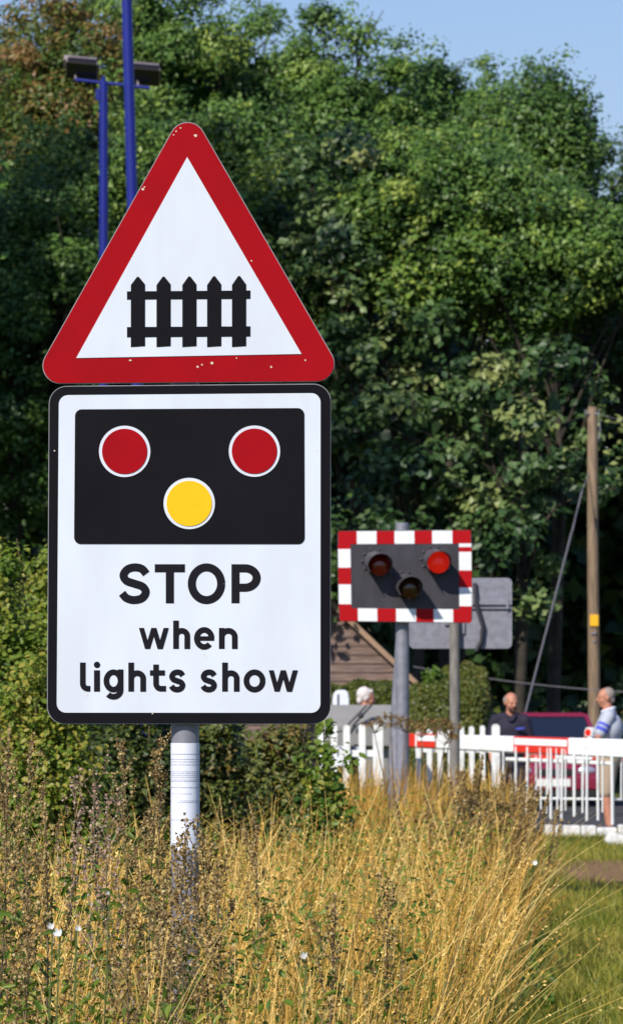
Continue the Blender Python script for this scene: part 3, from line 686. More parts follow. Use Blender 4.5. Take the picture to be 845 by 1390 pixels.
# kerb stones painted white beneath the barrier
random.seed(11)
x = 2.72; i = 0
nm = ['leftmost chalky white kerb stone under the barrier skirt', 'second chalky white kerb stone from the left under the barrier', 'third white kerb stone, under the barrier bars', 'fourth white kerb stone, with a rough broken end', 'white kerb stone just left of the thick end bar', 'white kerb stone below the thick end bar', 'white kerb stone at the right edge of the picture']
for i in range(7):
    w = random.uniform(.16, .26); y = 60.6-.10*i; h = random.uniform(.11, .16)
    me = MB((x+w/2, y, 0)); me.box((x+w/2, y, h/2), (w*.96, .22, h), rot=Matrix.Rotation(random.uniform(-.06, .06), 3, 'Z'))
    ob = me.build('kerb_stone', M['kerb_white'], bevel=.02, seg=2); tag(ob, nm[i], 'kerb stone', 'white kerb stones by the crossing'); x += w
me = MB((3.36, 56.7, 0)); me.box((3.36, 56.7, .06), (.3, .3, .14), rot=Matrix.Rotation(.3, 3, 'Y')); tag(me.build('kerb_stone', M['kerb_white'], bevel=.03), 'lone tilted white block on the grass at the right edge', 'kerb stone', 'white kerb stones by the crossing')
cp = MB(); cp.box((3.6, 61.6, .006), (2.6, 2.0, .036)); tag(cp.build('pavement', mat('worn_concrete', (.30, .27, .25), .9, var=.35, vscale=3, bump=.3)), kind='structure')

# ------------------------------------------------------------------ grey cabinet with stays
Yc = 59.3
def qc(px, py, dy=0): return P(px, py, Yc)+Vector((0, dy, 0))
ORG = Vector((qc(488, 0).x, Yc, 0))
cab = thing('barrier_machine', ORG, 'grey metal barrier machine housing with sloping front behind the short picket fence', 'barrier machine')
b = MB()
x0, x1 = qc(434, 0).x, qc(532, 0).x; zt = qc(0, 957).z; zs = qc(0, 986).z; zb = qc(0, 1013).z
prof = [(.55, zb), (-.02, zb), (-.02, zs), (.22, zt), (.55, zt)]
vs = [(x0, Yc+a, z) for a, z in prof]+[(x1, Yc+a, z) for a, z in prof]
b.add(vs, [(4, 3, 2, 1, 0), (5, 6, 7, 8, 9)]+[(i, (i+1) % 5, (i+1) % 5+5, i+5) for i in range(5)]); part(b, 'housing', M['cab_grey'], cab, bevel=.008)
b = MB(); b.box(((x0+x1)/2+.2, Yc+.3, zb/2), (.34, .34, zb)); part(b, 'pedestal', M['cab_grey'], cab)
b = MB(); b.box((x1+.008, Yc+.26, (zs+zb)/2+.05), (.012, .3, .36)); part(b, 'side_panel', M['board_grey'], cab)  # dark grey panel over the right side of the housing
b = MB(); b.tube([qc(466, 990, -.1), qc(497, 958, -.06)], .012, 8); b.tube([qc(478, 986, -.1), qc(504, 957, -.05)], .014, 8); b.ball(qc(489.5, 971.5, -.09), .035, 6); part(b, 'stay_rod', M['board_grey'], cab)
ORG = Vector((qc(463, 0).x, 61.4, 0)); b = MB()
eq = thing('equipment_cover', ORG, 'small round topped white cover standing behind the grey housing at left', 'equipment box')
def qe(px, py): p = P(px, py, 61.4); return (p.x, p.z)
poly = [qe(451, 1040), qe(451, 950), qe(452.5, 942), qe(456, 937.8), qe(461, 936.8), qe(468, 937), qe(472, 940), qe(473.5, 950), qe(474, 1040)]
b.prism(poly, 61.3, 61.75); part(b, 'body', M['paper'], eq, bevel=.01)
b = MB(); b.prism([qe(457.5, 958), qe(457.5, 944), qe(459.5, 942), qe(459.5, 958)], 61.288, 61.298); part(b, 'slot', M['dark'], eq)

# ------------------------------------------------------------------ shed
Ysh = 80
def qs(px, py, dy=0): return P(px, py, Ysh)+Vector((0, dy, 0))
ORG = Vector((qs(445, 0).x, Ysh+1.5, 0)); ax_, az = qs(448, 817).x, qs(448, 817).z; ex, ez = qs(574, 934).x, qs(574, 934).z; hw = ex-ax_
sh = thing('wooden_shed', ORG, 'brown boarded shed gable with a pale sloping bargeboard behind the hedge', 'shed')
b = MB(); z = 0
while z < az-.05:
    z2 = min(z+.135, az-.02); wz = lambda q: hw-.12 if q < ez else max(.02, (hw-.12)*(az-q)/(az-ez)); w0, w1 = wz(z), wz(z2)
    b.add([(ax_-w0, Ysh-.014, z), (ax_+w0, Ysh-.014, z), (ax_+w1, Ysh+.006, z2), (ax_-w1, Ysh+.006, z2), (ax_-w0, Ysh+.02, z), (ax_+w0, Ysh+.02, z)], [(0, 1, 2, 3), (4, 5, 1, 0)]); z = z2
b.box((ax_, Ysh+1.5, ez/2), ((hw-.12)*2-.02, 2.9, ez)); part(b, 'wall', M['plank'], sh)
b = MB()
for s in (-1, 1):
    b.add([(ax_, Ysh-.1, az+.06), (ax_+s*(hw+.05), Ysh-.1, ez-.02), (ax_+s*(hw+.05), Ysh+3.1, ez-.02), (ax_, Ysh+3.1, az+.06), (ax_, Ysh-.1, az), (ax_+s*(hw+.05), Ysh-.1, ez-.08), (ax_+s*(hw+.05), Ysh+3.1, ez-.08), (ax_, Ysh+3.1, az)],
          [(0, 1, 2, 3), (7, 6, 5, 4), (0, 4, 5, 1), (1, 5, 6, 2), (2, 6, 7, 3)])
part(b, 'roof', M['felt'], sh)
for s in (-1, 1):
    b = MB(); b.add([(ax_, Ysh-.13, az+.05), (ax_+s*(hw+.05), Ysh-.13, ez-.03), (ax_+s*(hw+.05), Ysh-.13, ez-.13), (ax_, Ysh-.13, az-.06), (ax_, Ysh-.105, az+.05), (ax_+s*(hw+.05), Ysh-.105, ez-.03), (ax_+s*(hw+.05), Ysh-.105, ez-.13), (ax_, Ysh-.105, az-.06)],
                    [(0, 1, 2, 3), (7, 6, 5, 4), (0, 4, 5, 1), (1, 5, 6, 2), (2, 6, 7, 3), (3, 7, 4, 0)]); part(b, 'bargeboard', M['barge'], sh)

# ------------------------------------------------------------------ hedges
def hedge(px0, px1, Y, depth, topy, label, tint=.4, n=16000, rnd=.35, leaf=.05, name='clipped_hedge', z0=0):
    a, c = P(px0, 0, Y).x, P(px1, 0, Y).x; zt = P(0, topy, Y).z; root = thing(name, ((a+c)/2, Y+depth/2, 0), label, 'hedge', 'clipped hedges before the wood')
    u = rng.uniform(-1, 1, (n, 3)); ax = rng.choice(4, n, p=[.42, .36, .11, .11]); u[ax == 0, 1] = -1; u[ax == 1, 2] = 1; u[ax == 2, 0] = -1; u[ax == 3, 0] = 1
    # superellipsoid: rounded box
    pw = 5.0; nr = (np.abs(u)**pw).sum(1)**(1/pw); Nn = unit(np.sign(u)*np.abs(u)**(pw-1)); q = u/nr[:, None]
    bump_ = 1+.03*np.sin(q[:, 0]*9+px0)+.03*np.sin(q[:, 2]*7+q[:, 0]*5); q *= (bump_*rng.uniform(.93, 1.0, n))[:, None]
    C = np.stack([(a+c)/2+q[:, 0]*(c-a)/2, Y+depth/2+q[:, 1]*depth/2, zt/2+q[:, 2]*zt/2], 1)
    Nl = unit(Nn*.8+rng.normal(size=(n, 3))*.6+np.array([0, 0, .2]))
    V, Fc, Tt = leaves(C, Nl, leaf*(.6+.8*rng.random(n)), tint+.18*rng.normal(size=n), .7, shape='tri')
    npmesh('foliage', V, Fc, Tt, M['leaf_hedge'], root, loc=((a+c)/2, Y+depth/2, 0))
    b = MB(((a+c)/2, Y+depth/2, 0)); b.box(((a+c)/2, Y+depth/2, zt*.45), ((c-a)*.84, depth*.8, zt*.9)); b.build('branches', M['stem'], root, bevel=.15, seg=3)
hedge(430, 556, 74.5, 1.3, 925, 'low clipped hedge in front of the shed wall', .45)
hedge(556, 672, 72, 2.6, 924, 'round cornered clipped hedge left of the man in the navy shirt', .5, n=20000)
hedge(598, 668, 77, 2.0, 902, 'taller hedge top rising behind the round cornered hedge', .62)

# leafy shrubs
def shrub(name, px, Y, topy, wpx, label, m='leaf_shrub', leaf=.05, nl=60, per=160, tint=.5, tv=.17, lr=.28, depth=None, group=None, bottom=0):
    x = (px-422.5)*Y/F; zt = EYE-(topy-HY)*Y/F; rx = wpx*Y/F/2; ry = depth or rx*.8; root = thing(name, (x, Y, 0), label, 'shrub', group)
    d = unit(rng.normal(size=(nl, 3))); d[:, 1] -= .4; d = unit(d); r = .45+.5*rng.random(nl)
    cs = np.stack([x+d[:, 0]*rx*r, Y+d[:, 1]*ry*r, zt*.5+bottom+d[:, 2]*zt*.5*r], 1); cs[:, 2] = np.maximum(cs[:, 2], .1)
    rs = lr*(.5+.8*rng.random(nl)); pr = [lumpcloud(cs, rs, per, leaf, tint, tv, .8, shape='leaf')]
    n2 = nl//2; c2 = np.stack([x+rng.uniform(-1, 1, n2)*rx*.9, Y+rng.uniform(-1, 1, n2)*ry*.8, np.full(n2, zt)*rng.uniform(.75, 1.02, n2)], 1)
    c2[:, 2] -= .35*zt*((c2[:, 0]-x)/rx)**2
    pr.append(lumpcloud(c2, lr*.45*(.5+rng.random(n2)), per//4, leaf, tint+.08, tv, 1.1, shape='leaf'))
    V, Fc, Tt = join(pr); npmesh('foliage', V, Fc, Tt, M[m], root, loc=(x, Y, 0))
    b = MB((x, Y, 0))
    for i in range(nl//3):
        e = Vector(cs[i]); p0 = Vector((x+random.uniform(-.15, .15), Y+random.uniform(-.15, .15), -.02)); b.tube([p0, p0.lerp(e, .5)+Vector((random.uniform(-.1, .1), 0, .12)), e], [.014, .009, .004], 5, caps=False)
    for i in range(n2//3):
        e = Vector(c2[i]); b.tube([e-Vector((random.uniform(-.1, .1), 0, .5)), e+Vector((random.uniform(-.05, .05), 0, .12))], [.006, .002], 5, caps=False)
    b.build('stems', M['stem'], root)
shrub('bush', 592, 73.5, 905, 45, 'small bright green bush left of the thin sign post', 'leaf_shrub', .07, 14, 130, .35, .12, .16, group='shrubs along the verge')
SG = 'shrubs along the verge'
shrub('bramble_bush', -20, 27, 735, 190, 'tallest bramble bush at the left edge beside the STOP plate', leaf=.034, nl=130, per=380, tint=.6, lr=.24, group=SG)
shrub('bramble_bush', 70, 28, 760, 110, 'bramble bush peeping past the left edge of the STOP plate', leaf=.034, nl=100, per=340, tint=.66, lr=.22, group=SG)
shrub('bramble_bush', 50, 23, 905, 150, 'low tangled bramble bush under the lower left corner of the plate', leaf=.030, nl=90, per=320, tint=.62, group=SG, lr=.2)
shrub('bramble_bush', 165, 27, 930, 150, 'shaded bramble bush left of the sign post', m='leaf_hedge', leaf=.035, nl=70, per=240, tint=.25, group=SG, lr=.22)  # darker leaf colour and low tint stand in for the shade here
shrub('bramble_bush', 290, 29, 950, 120, 'green bush just right of the sign post', m='leaf_hedge', leaf=.033, nl=60, per=220, tint=.5, group=SG, lr=.2)
shrub('bramble_bush', 375, 31, 968, 130, 'bush under the lower right corner of the plate', m='leaf_hedge', leaf=.033, nl=55, per=220, tint=.45, group=SG, lr=.2)
shrub('bramble_bush', 440, 27, 990, 40, 'small leafy bramble before the short picket fence', leaf=.04, nl=20, per=90, tint=.42, group=SG, lr=.18)

# ------------------------------------------------------------------ telegraph pole, stay and wires
Yt = 85
ORG = P(806, 0, Yt); ORG.z = 0
tp = thing('telegraph_pole', ORG, 'weathered wooden telegraph pole with a yellow plate and a stay wire', 'telegraph pole')
b = MB(); zt = P(0, 552, Yt).z; b.tube([(ORG.x+.02, Yt, -.3), (ORG.x-.02, Yt, zt*.6), (ORG.x-.03, Yt, zt-.05), (ORG.x-.03, Yt, zt)], [.107, .093, .083, .06], 20); part(b, 'pole', M['pole'], tp, smooth=True)
b = MB(); b.box(P(805.5, 842.5, Yt)+Vector((0, -.105, 0)), (.14, .03, .19)); part(b, 'plate', M['yellow_plate'], tp, bevel=.008)
b = MB(); b.box(P(804.5, 860, Yt)+Vector((0, -.105, 0)), (.08, .03, .03)); b.ball(P(805.5, 871, Yt)+Vector((0, -.1, 0)), .022, 6); part(b, 'tag', M['galv'], tp)
b = MB(); b.tube([P(801, 640, Yt), P(790, 664, Yt-.4), P(713, 966, Yt-4)], .009, 6); b.tube([P(789, 668, Yt-.5), P(776, 722, Yt-1)], .014, 8); b.tube([P(775, 724, Yt-1), P(712.5, 968, Yt-4)], .017, 8); part(b, 'stay_wire', M['wire'], tp)
b = MB()
for px in (794, 812): b.tube([P(803, 562, Yt)+Vector((0, -.05, 0)), P(px, 562, Yt)+Vector((0, -.1, 0)), P(px, 557, Yt)+Vector((0, -.1, 0))], .015, 6)
b.tube([P(813, 566, Yt), P(814, 585, Yt), P(811, 600, Yt)], .01, 6); part(b, 'insulator', M['galv'], tp)
def sag(a, c, s, n=14): return [a.lerp(c, i/n)-Vector((0, 0, s*4*(i/n)*(1-i/n))) for i in range(n+1)]
b = MB(); b.tube(sag(P(812, 562, Yt), P(1150, 590, Yt), .2), .005, 5); b.tube(sag(P(798, 562, Yt), P(640, 596, Yt+9), .1), .004, 5); part(b, 'wire', M['wire'], tp)
b = MB(P(640, 922, 80)); b.tube(sag(P(560, 905, 80), P(900, 942, 80), .07), .009, 6); tag(b.build('cable', M['wire']), 'thin grey cable slung low between the hedge and the right edge', 'cable')
# ------------------------------------------------------------------ floodlight mast and tall blue column
Yf = 75
ORG = P(140.5, 0, Yf); ORG.z = 0
fl = thing('floodlight_mast', ORG, 'upright blue mast with a pair of dark floodlights on a crossarm', 'floodlight mast')
zt = P(0, 110, Yf).z; b = MB(); b.tube([(ORG.x, Yf, -.2), (ORG.x, Yf, zt)], [.074, .062], 20); b.tube([(ORG.x, Yf, -.1), (ORG.x, Yf, 1.2)], .11, 20); part(b, 'pole', M['blue_paint'], fl, smooth=True)
b = MB(); b.tube([P(101, 107.5, Yf), P(141, 112, Yf), P(203, 119, Yf)], .026, 10); b.tube([P(140.5, 104, Yf), P(140.5, 116, Yf)], .035, 10); b.box(P(132.5, 128, Yf), (.06, .08, .16)); part(b, 'crossarm', M['blue_paint'], fl)
for px, py, w in ((111.5, 91, 44), (196, 99, 44)):
    c = P(px, py, Yf); s = w*Yf/F/2; rt = Matrix.Rotation(R(5), 3, 'Y') @ Matrix.Rotation(R(-38), 3, 'X')
    b = MB(); b.box(c+rt @ Vector((0, 0, 0)), (2*s, .34, .15), rot=rt, taper=(.86, .8))
    b.box(c+rt @ Vector((0, .03, .10)), (2*s*.8, .24, .05), rot=rt)
    for k in range(9): b.box(c+rt @ Vector((-s*.75+k*s*.19, .03, .14)), (.012, .22, .05), rot=rt)
    b.box(c+rt @ Vector((-s*.98, .02, .12)), (.10, .16, .09), rot=rt)
    hd = part(b, 'floodlight', M['lamp_alu'], fl, bevel=.01)
    b = MB(); b.box(c+rt @ Vector((0, 0, -.079)), (2*s*.94, .32, .012), rot=rt); b.box(c+rt @ Vector((0, -.172, -.03)), (2*s*.9, .012, .085), rot=rt); part(b, 'glass', M['lamp_dark'], hd)
    b = MB(); b.tube([c+Vector((-s*.5, .02, -.02)), P(px-8, py+18, Yf)], .018, 8); part(b, 'bracket', M['lamp_alu'], fl)
Yb = 60; ORG = P(187.5+14, 1150, Yb); ORG.z = 0
bp = thing('blue_column', ORG, 'leaning tall blue lamp column passing in front of the right floodlight', 'lamp column')
a = P(172, 0, Yb); c = P(179.5, 275, Yb); g = c+(c-a)*((c.z+.1)/(a.z-c.z)); tpp = a+(a-c)*.35
bp.location = (g.x, g.y, 0); ORG = Vector((g.x, g.y, 0))
b = MB(); b.tube([g, a.lerp(g, .5), tpp], [.072, .067, .058], 20); part(b, 'column', M['blue_paint'], bp, smooth=True)
b = MB(); b.tube([g, g.lerp(a, .12)], .095, 20); part(b, 'base_section', M['blue_paint'], bp, smooth=True)

# ------------------------------------------------------------------ car
def car():
    global ORG
    Yc = 76.3; xc = P(752, 0, Yc).x; hw = .80; ORG = Vector((xc, Yc+1.8, 0)); z0 = 0.0
    t = thing('parked_car', ORG, 'dark red hatchback facing the barrier between the two men', 'car')
    # stations: (y from the nose, half width, [z sill, z belt]) lofted body
    st = [(0, .60, .30, .60), (.06, .70, .24, .66), (.25, .76, .20, .74), (.7, .79, .18, .84), (1.05, .80, .18, .91), (1.6, .81, .18, .93), (3.0, .81, .18, .95), (3.5, .78, .20, .93), (3.68, .70, .30, .80)]
    vs = []; n = 10
    for y, w, zs, zb in st:
        ring = [(-w*.90, zs), (-w, zs+.12), (-w, (zs+zb)/2), (-w*.97, zb-.08), (-w*.82, zb), (w*.82, zb), (w*.97, zb-.08), (w, (zs+zb)/2), (w, zs+.12), (w*.90, zs)]
        vs += [(xc+x, Yc+y, z) for x, z in ring]
    fs = [(i*n+j, (i+1)*n+j, (i+1)*n+(j+1) % n, i*n+(j+1) % n) for i in range(len(st)-1) for j in range(n)]
    fs += [tuple(range(n)), tuple(reversed(range((len(st)-1)*n, len(st)*n)))]
    b = MB(); b.add(vs, [f[::-1] for f in fs]); body = part(b, 'body', M['car_red'], t, smooth=True)
    # roof, pillars and glass
    R0 = [(-.70, 1.02, .90), (.70, 1.02, .90), (.70, 3.45, .93), (-.70, 3.45, .93)]; R1 = [(-.56, 1.75, 1.36), (.56, 1.75, 1.36), (.56, 3.05, 1.36), (-.56, 3.05, 1.36)]
    w = lambda p: Vector((xc+p[0], Yc+p[1], p[2]))
    b = MB(); b.add([w(p) for p in R0+R1], [(0, 1, 5, 4), (1, 2, 6, 5), (2, 3, 7, 6), (3, 0, 4, 7)]); part(b, 'windows', M['glass'], t)
    b = MB(); b.box(w((0, 2.4, 1.375)), (1.18, 1.40, .06), taper=(.88, .9)); part(b, 'roof', M['car_red'], t, bevel=.02)
    b = MB()
    for s in (-1, 1):
        for (p, q) in ((R0[0 if s < 0 else 1], R1[0 if s < 0 else 1]), (R0[3 if s < 0 else 2], R1[3 if s < 0 else 2])): b.tube([w(p), w(q)], .035, 8)
        b.tube([w((s*.67, 2.3, .93)), w((s*.56, 2.35, 1.36))], .03, 8)
    part(b, 'pillars', M['car_red'], t)
    b = MB(); b.box(w((0, -.01, .37)), (1.42, .14, .20)); part(b, 'bumper', M['car_red'], t, bevel=.03)
    b = MB(); b.box(w((0, -.02, .22)), (1.2, .10, .09)); b.box(w((0, .0, .535)), (.5, .10, .09)); part(b, 'grille', M['dark'], t, bevel=.01)
    for s in (-1, 1):
        b = MB(); b.ball(w((s*.46, .05, .555)), (.16, .08, .075), 10); part(b, 'headlight', M['chrome'], t, smooth=True)
        b = MB(); b.ball(w((s*.645, .09, .54)), (.05, .06, .06), 8); part(b, 'indicator', M['orange'], t, smooth=True)
        b = MB(); b.ball(w((s*.86, 1.15, .95)), (.09, .06, .065), 8); b.tube([w((s*.74, 1.15, .93)), w((s*.86, 1.15, .94))], .02, 6); part(b, 'wing_mirror', M['car_red'], t, smooth=True)
    b = MB(); b.box(w((-.02, -.09, .38)), (.50, .02, .11)); part(b, 'number_plate', M['plate'], t)
    for s in (-1, 1):
        for y in (.66, 2.95):
            c = w((s*.74, y, .28)); b = MB(); b.tube([c-Vector((.09, 0, 0)), c+Vector((.09, 0, 0))], .28, 24); wh = part(b, 'tyre', M['tyre'], t, bevel=.02)
            b = MB(); b.tube([c-Vector((.094, 0, 0)), c+Vector((.094, 0, 0))], .17, 16); part(b, 'rim', M['alu'], wh)
    b = MB(); b.tube([w((-.5, .98, .93)), w((.1, .99, .935))], .008, 5); b.tube([w((0, .98, .93)), w((.5, .99, .935))], .008, 5); part(b, 'wiper', M['dark'], t)
car()

# ------------------------------------------------------------------ people
def remeshed(mb, name, m, parent, vox=.009, it=4):
    o = mb.build(name, m, parent, smooth=True)
    r = o.modifiers.new('r', 'REMESH'); r.mode = 'VOXEL'; r.voxel_size = vox; r.use_smooth_shade = True
    s = o.modifiers.new('s', 'SMOOTH'); s.factor = .5; s.iterations = it
    return o
def limb(b, pts, rs, n=14):
    b.tube(pts, rs, n)
    for p, r in zip(pts, rs): b.ball(p, r*.995, 7)
def hand(b, wrist, d, up, side, s=1.0, curl=.5):
    """palm with five separate bent fingers; d = pointing direction, up = back of hand, side = thumb side"""
    d = Vector(d).normalized(); up = Vector(up); up = (up-d*up.dot(d)).normalized(); sd = d.cross(up).normalized()*side
    rt = Matrix((sd, up, d)).transposed(); b.ball(wrist+d*.045*s, (.040*s, .016*s, .052*s), 8, rot=rt)
    for k, (o, ln) in enumerate(((.028, .068), (.010, .078), (-.009, .072), (-.027, .056))):
        p0 = wrist+d*.078*s+sd*o*s; d1 = (d-up*curl*.5).normalized(); d2 = (d-up*curl*1.3).normalized()
        p1 = p0+d1*ln*.5*s; p2 = p1+d2*ln*.5*s; limb(b, [p0-d*.02*s, p0, p1, p2], [.009*s, .009*s, .008*s, .007*s], 8)
    p0 = wrist+d*.02*s+sd*.028*s; p1 = p0+(d*.5+sd*.8).normalized()*.035*s; p2 = p1+(d*.9+sd*.2-up*.3).normalized()*.032*s
    limb(b, [p0, p1, p2], [.013*s, .011*s, .009*s], 8)
def head(b, c, face, up=(0, 0, 1)):
    """c = centre of the skull; returns the frame (right, forward, up)"""
    f = Vector(face).normalized(); u = Vector(up); u = (u-f*u.dot(f)).normalized(); r = f.cross(u).normalized(); rt = Matrix((r, f, u)).transposed()
    w = lambda x, y, z: c+rt @ Vector((x, y, z))
    b.ball(w(0, -.008, .025), (.075, .095, .090), 12, rot=rt); b.ball(w(0, .022, -.035), (.060, .068, .080), 12, rot=rt)
    b.ball(w(0, .052, -.088), (.034, .030, .028), 8, rot=rt)            # chin
    b.tube([w(0, .085, .015), w(0, .112, -.025)], [.009, .017], 8); b.ball(w(0, .105, -.027), (.018, .014, .011), 6, rot=rt)   # nose
    b.ball(w(0, .080, .022), (.052, .018, .011), 8, rot=rt)             # brow
    b.ball(w(0, .088, -.058), (.024, .009, .008), 6, rot=rt)            # lips
    for s in (-1, 1):
        b.ball(w(s*.076, -.008, -.012), (.010, .021, .032), 8, rot=rt); b.ball(w(s*.03, .078, .005), (.013, .010, .008), 6, rot=rt)
        b.ball(w(s*.036, .06, -.03), (.024, .026, .026), 6, rot=rt)
    return w, rt
def eyes(w, rt, root, m):
    b = MB(root.location)
    for s in (-1, 1): b.ball(w(s*.031, .086, .006), (.009, .006, .0055), 6, rot=rt)
    b.build('eyes', m, root, smooth=True)

# man in navy, standing, looking down to his left
Ym = 62.4
def man_navy():
    g = P(692, 0, Ym); g.z = 0; H = lambda x, y, z: Vector((g.x+x, Ym+y, z))
    root = thing('person', g, 'balding man with a short beard in a navy polo shirt behind the pickets', 'person')
    hc = H(.01, -.02, 1.57); b = MB(g); w, rt = head(b, hc, (.38, -.9, -.22))
    limb(b, [H(0, .02, 1.36), hc+Vector((0, .02, -.07))], [.062, .056])
    b.ball(H(0, .02, 1.20), (.19, .115, .20), 12); b.ball(H(0, .0, 1.0), (.17, .125, .18), 12); b.ball(H(0, .01, .88), (.17, .12, .13), 12)
    for s in (-1, 1):
        limb(b, [H(s*.17, .02, 1.35), H(s*.235, .03, 1.08), H(s*.22, -.08, .86)], [.062, .046, .030]); hand(b, H(s*.22, -.08, .86), (-.1*s, -.3, -1), (s, 0, 0), -s)
        limb(b, [H(s*.09, .02, .86), H(s*.11, .0, .48), H(s*.12, .03, .09)], [.085, .058, .040]); b.ball(H(s*.125, -.05, .045), (.045, .12, .04), 8)
    remeshed(b, 'body', M['skin'], root)
    eyes(w, rt, root, M['dark'])
    b = MB(g); b.ball(H(0, .02, 1.22), (.215, .135, .20), 12); b.ball(H(0, .0, 1.0), (.195, .145, .20), 12); limb(b, [H(-.16, .02, 1.36), H(0, .03, 1.385), H(.16, .02, 1.36)], [.072, .08, .072])
    for s in (-1, 1): limb(b, [H(s*.17, .02, 1.35), H(s*.232, .03, 1.12)], [.080, .068])
    sh_ = remeshed(b, 'shirt', M['navy'], root, .011)
    b = MB(g); b.tube([H(-.06, -.05, 1.425), H(-.02, -.105, 1.36), H(.0, -.11, 1.34)], .014, 8); b.tube([H(.075, -.045, 1.42), H(.03, -.105, 1.36), H(.01, -.11, 1.34)], .014, 8); b.build('collar', M['navy'], sh_, smooth=True)
    b = MB(g); b.box(H(.115, -.135, 1.255), (.10, .01, .022), rot=Matrix.Rotation(R(-6), 3, 'Y') @ Matrix.Rotation(R(12), 3, 'Z')); b.build('chest_badge', M['blue_stripe'], sh_)
    b = MB(g); b.ball(H(0, .01, .86), (.185, .135, .13), 12)
    for s in (-1, 1): limb(b, [H(s*.09, .02, .84), H(s*.112, .0, .48), H(s*.12, .03, .13)], [.10, .075, .058])
    remeshed(b, 'trousers', M['jeans'], root, .012)
    b = MB(g)
    for s in (-1, 1): b.ball(H(s*.125, -.05, .05), (.052, .135, .05), 8)
    b.build('shoes', M['shoe'], root, smooth=True)
    b = MB(g); wv = w
    for s in (-1, 1): b.ball(w(s*.066, -.03, .015), (.016, .055, .045), 8, rot=rt)
    b.ball(w(0, -.055, .02), (.072, .056, .070), 10, rot=rt); remeshed(b, 'hair', M['hair_grey'], root, .008)
    b = MB(g); b.ball(w(0, .055, -.09), (.040, .036, .034), 8, rot=rt); b.ball(w(0, .094, -.045), (.030, .010, .008), 6, rot=rt)
    for s in (-1, 1): b.ball(w(s*.038, .062, -.070), (.016, .030, .030), 8, rot=rt)
    remeshed(b, 'beard', M['beard'], root, .007)
man_navy()
def man_grey():
    g = P(822, 0, Ym); g.z = 0; H = lambda x, y, z: Vector((g.x+x, Ym+y, z))
    root = thing('person', g, 'grey haired man with folded arms in a pale polo shirt with blue sleeve stripes', 'person')
    hc = H(-.005, 0, 1.625); b = MB(g); w, rt = head(b, hc, (-1, -.18, -.10))
    limb(b, [H(.03, .0, 1.42), hc+Vector((.012, 0, -.07))], [.066, .058])
    b.ball(H(.04, .0, 1.24), (.135, .19, .20), 12); b.ball(H(.02, .0, 1.03), (.15, .17, .18), 12); b.ball(H(.03, .0, .90), (.14, .17, .13), 12)
    # folded arms (he faces left; his left arm is nearer the camera)
    limb(b, [H(.02, -.17, 1.40), H(-.10, -.23, 1.16), H(-.235, -.06, 1.18)], [.062, .050, .034]); hand(b, H(-.235, -.06, 1.18), (-.05, 1, .25), (-1, 0, 0), 1)
    limb(b, [H(.02, .17, 1.40), H(-.10, .23, 1.15), H(-.24, .03, 1.14)], [.062, .050, .034]); hand(b, H(-.24, .03, 1.14), (.1, -1, .1), (-1, 0, 0), -1)
    for s in (-1, 1):
        limb(b, [H(.03, s*.09, .88), H(-.0, s*.11, .48), H(.04, s*.12, .09)], [.088, .060, .040]); b.ball(H(-.03, s*.12, .045), (.12, .045, .04), 8)
    remeshed(b, 'body', M['skin'], root); eyes(w, rt, root, M['dark'])
    b = MB(g); b.ball(H(.045, .0, 1.25), (.165, .215, .20), 12); b.ball(H(.03, .0, 1.03), (.175, .19, .20), 12); limb(b, [H(.03, -.15, 1.40), H(.045, 0, 1.435), H(.03, .15, 1.40)], [.072, .08, .072])
    limb(b, [H(.02, -.17, 1.395), H(-.075, -.22, 1.21)], [.082, .072]); limb(b, [H(.02, .17, 1.395), H(-.075, .22, 1.21)], [.082, .072])
    sh_ = remeshed(b, 'shirt', M['shirt_grey'], root, .011)
    a0, a1 = H(.02, -.17, 1.395), H(-.075, -.22, 1.21)
    b = MB(g)
    for t0, t1 in ((.50, .66), (.76, .98)): b.tube([a0.lerp(a1, t0), a0.lerp(a1, t1)], [.0865-.010*t0, .0865-.010*t1], 24)
    b.build('sleeve_stripe', M['blue_stripe'], sh_, smooth=True)
    b = MB(g); b.tube([H(-.045, 0, 1.455), H(0, -.075, 1.475), H(.08, -.06, 1.50), H(.105, .0, 1.50), H(.08, .06, 1.50), H(0, .075, 1.475), H(-.045, 0, 1.455)], .018, 8); b.build('collar', M['paper'], sh_, smooth=True)
    b = MB(g); b.ball(H(.03, 0, .88), (.16, .185, .13), 12)
    for s in (-1, 1): limb(b, [H(.03, s*.09, .86), H(.0, s*.11, .50)], [.115, .092])
    remeshed(b, 'shorts', M['khaki'], root, .012)
    b = MB(g)
    for s in (-1, 1): b.ball(H(-.03, s*.12, .05), (.135, .052, .05), 8)
    b.build('shoes', M['shoe'], root, smooth=True)
    b = MB(g); b.ball(w(0, -.035, .035), (.080, .085, .088), 12, rot=rt)
    for s in (-1, 1): b.ball(w(s*.060, -.005, .0), (.018, .032, .035), 8, rot=rt)
    b.ball(w(0, -.075, -.03), (.058, .035, .045), 8, rot=rt); remeshed(b, 'hair', M['hair_grey'], root, .008)
man_grey()
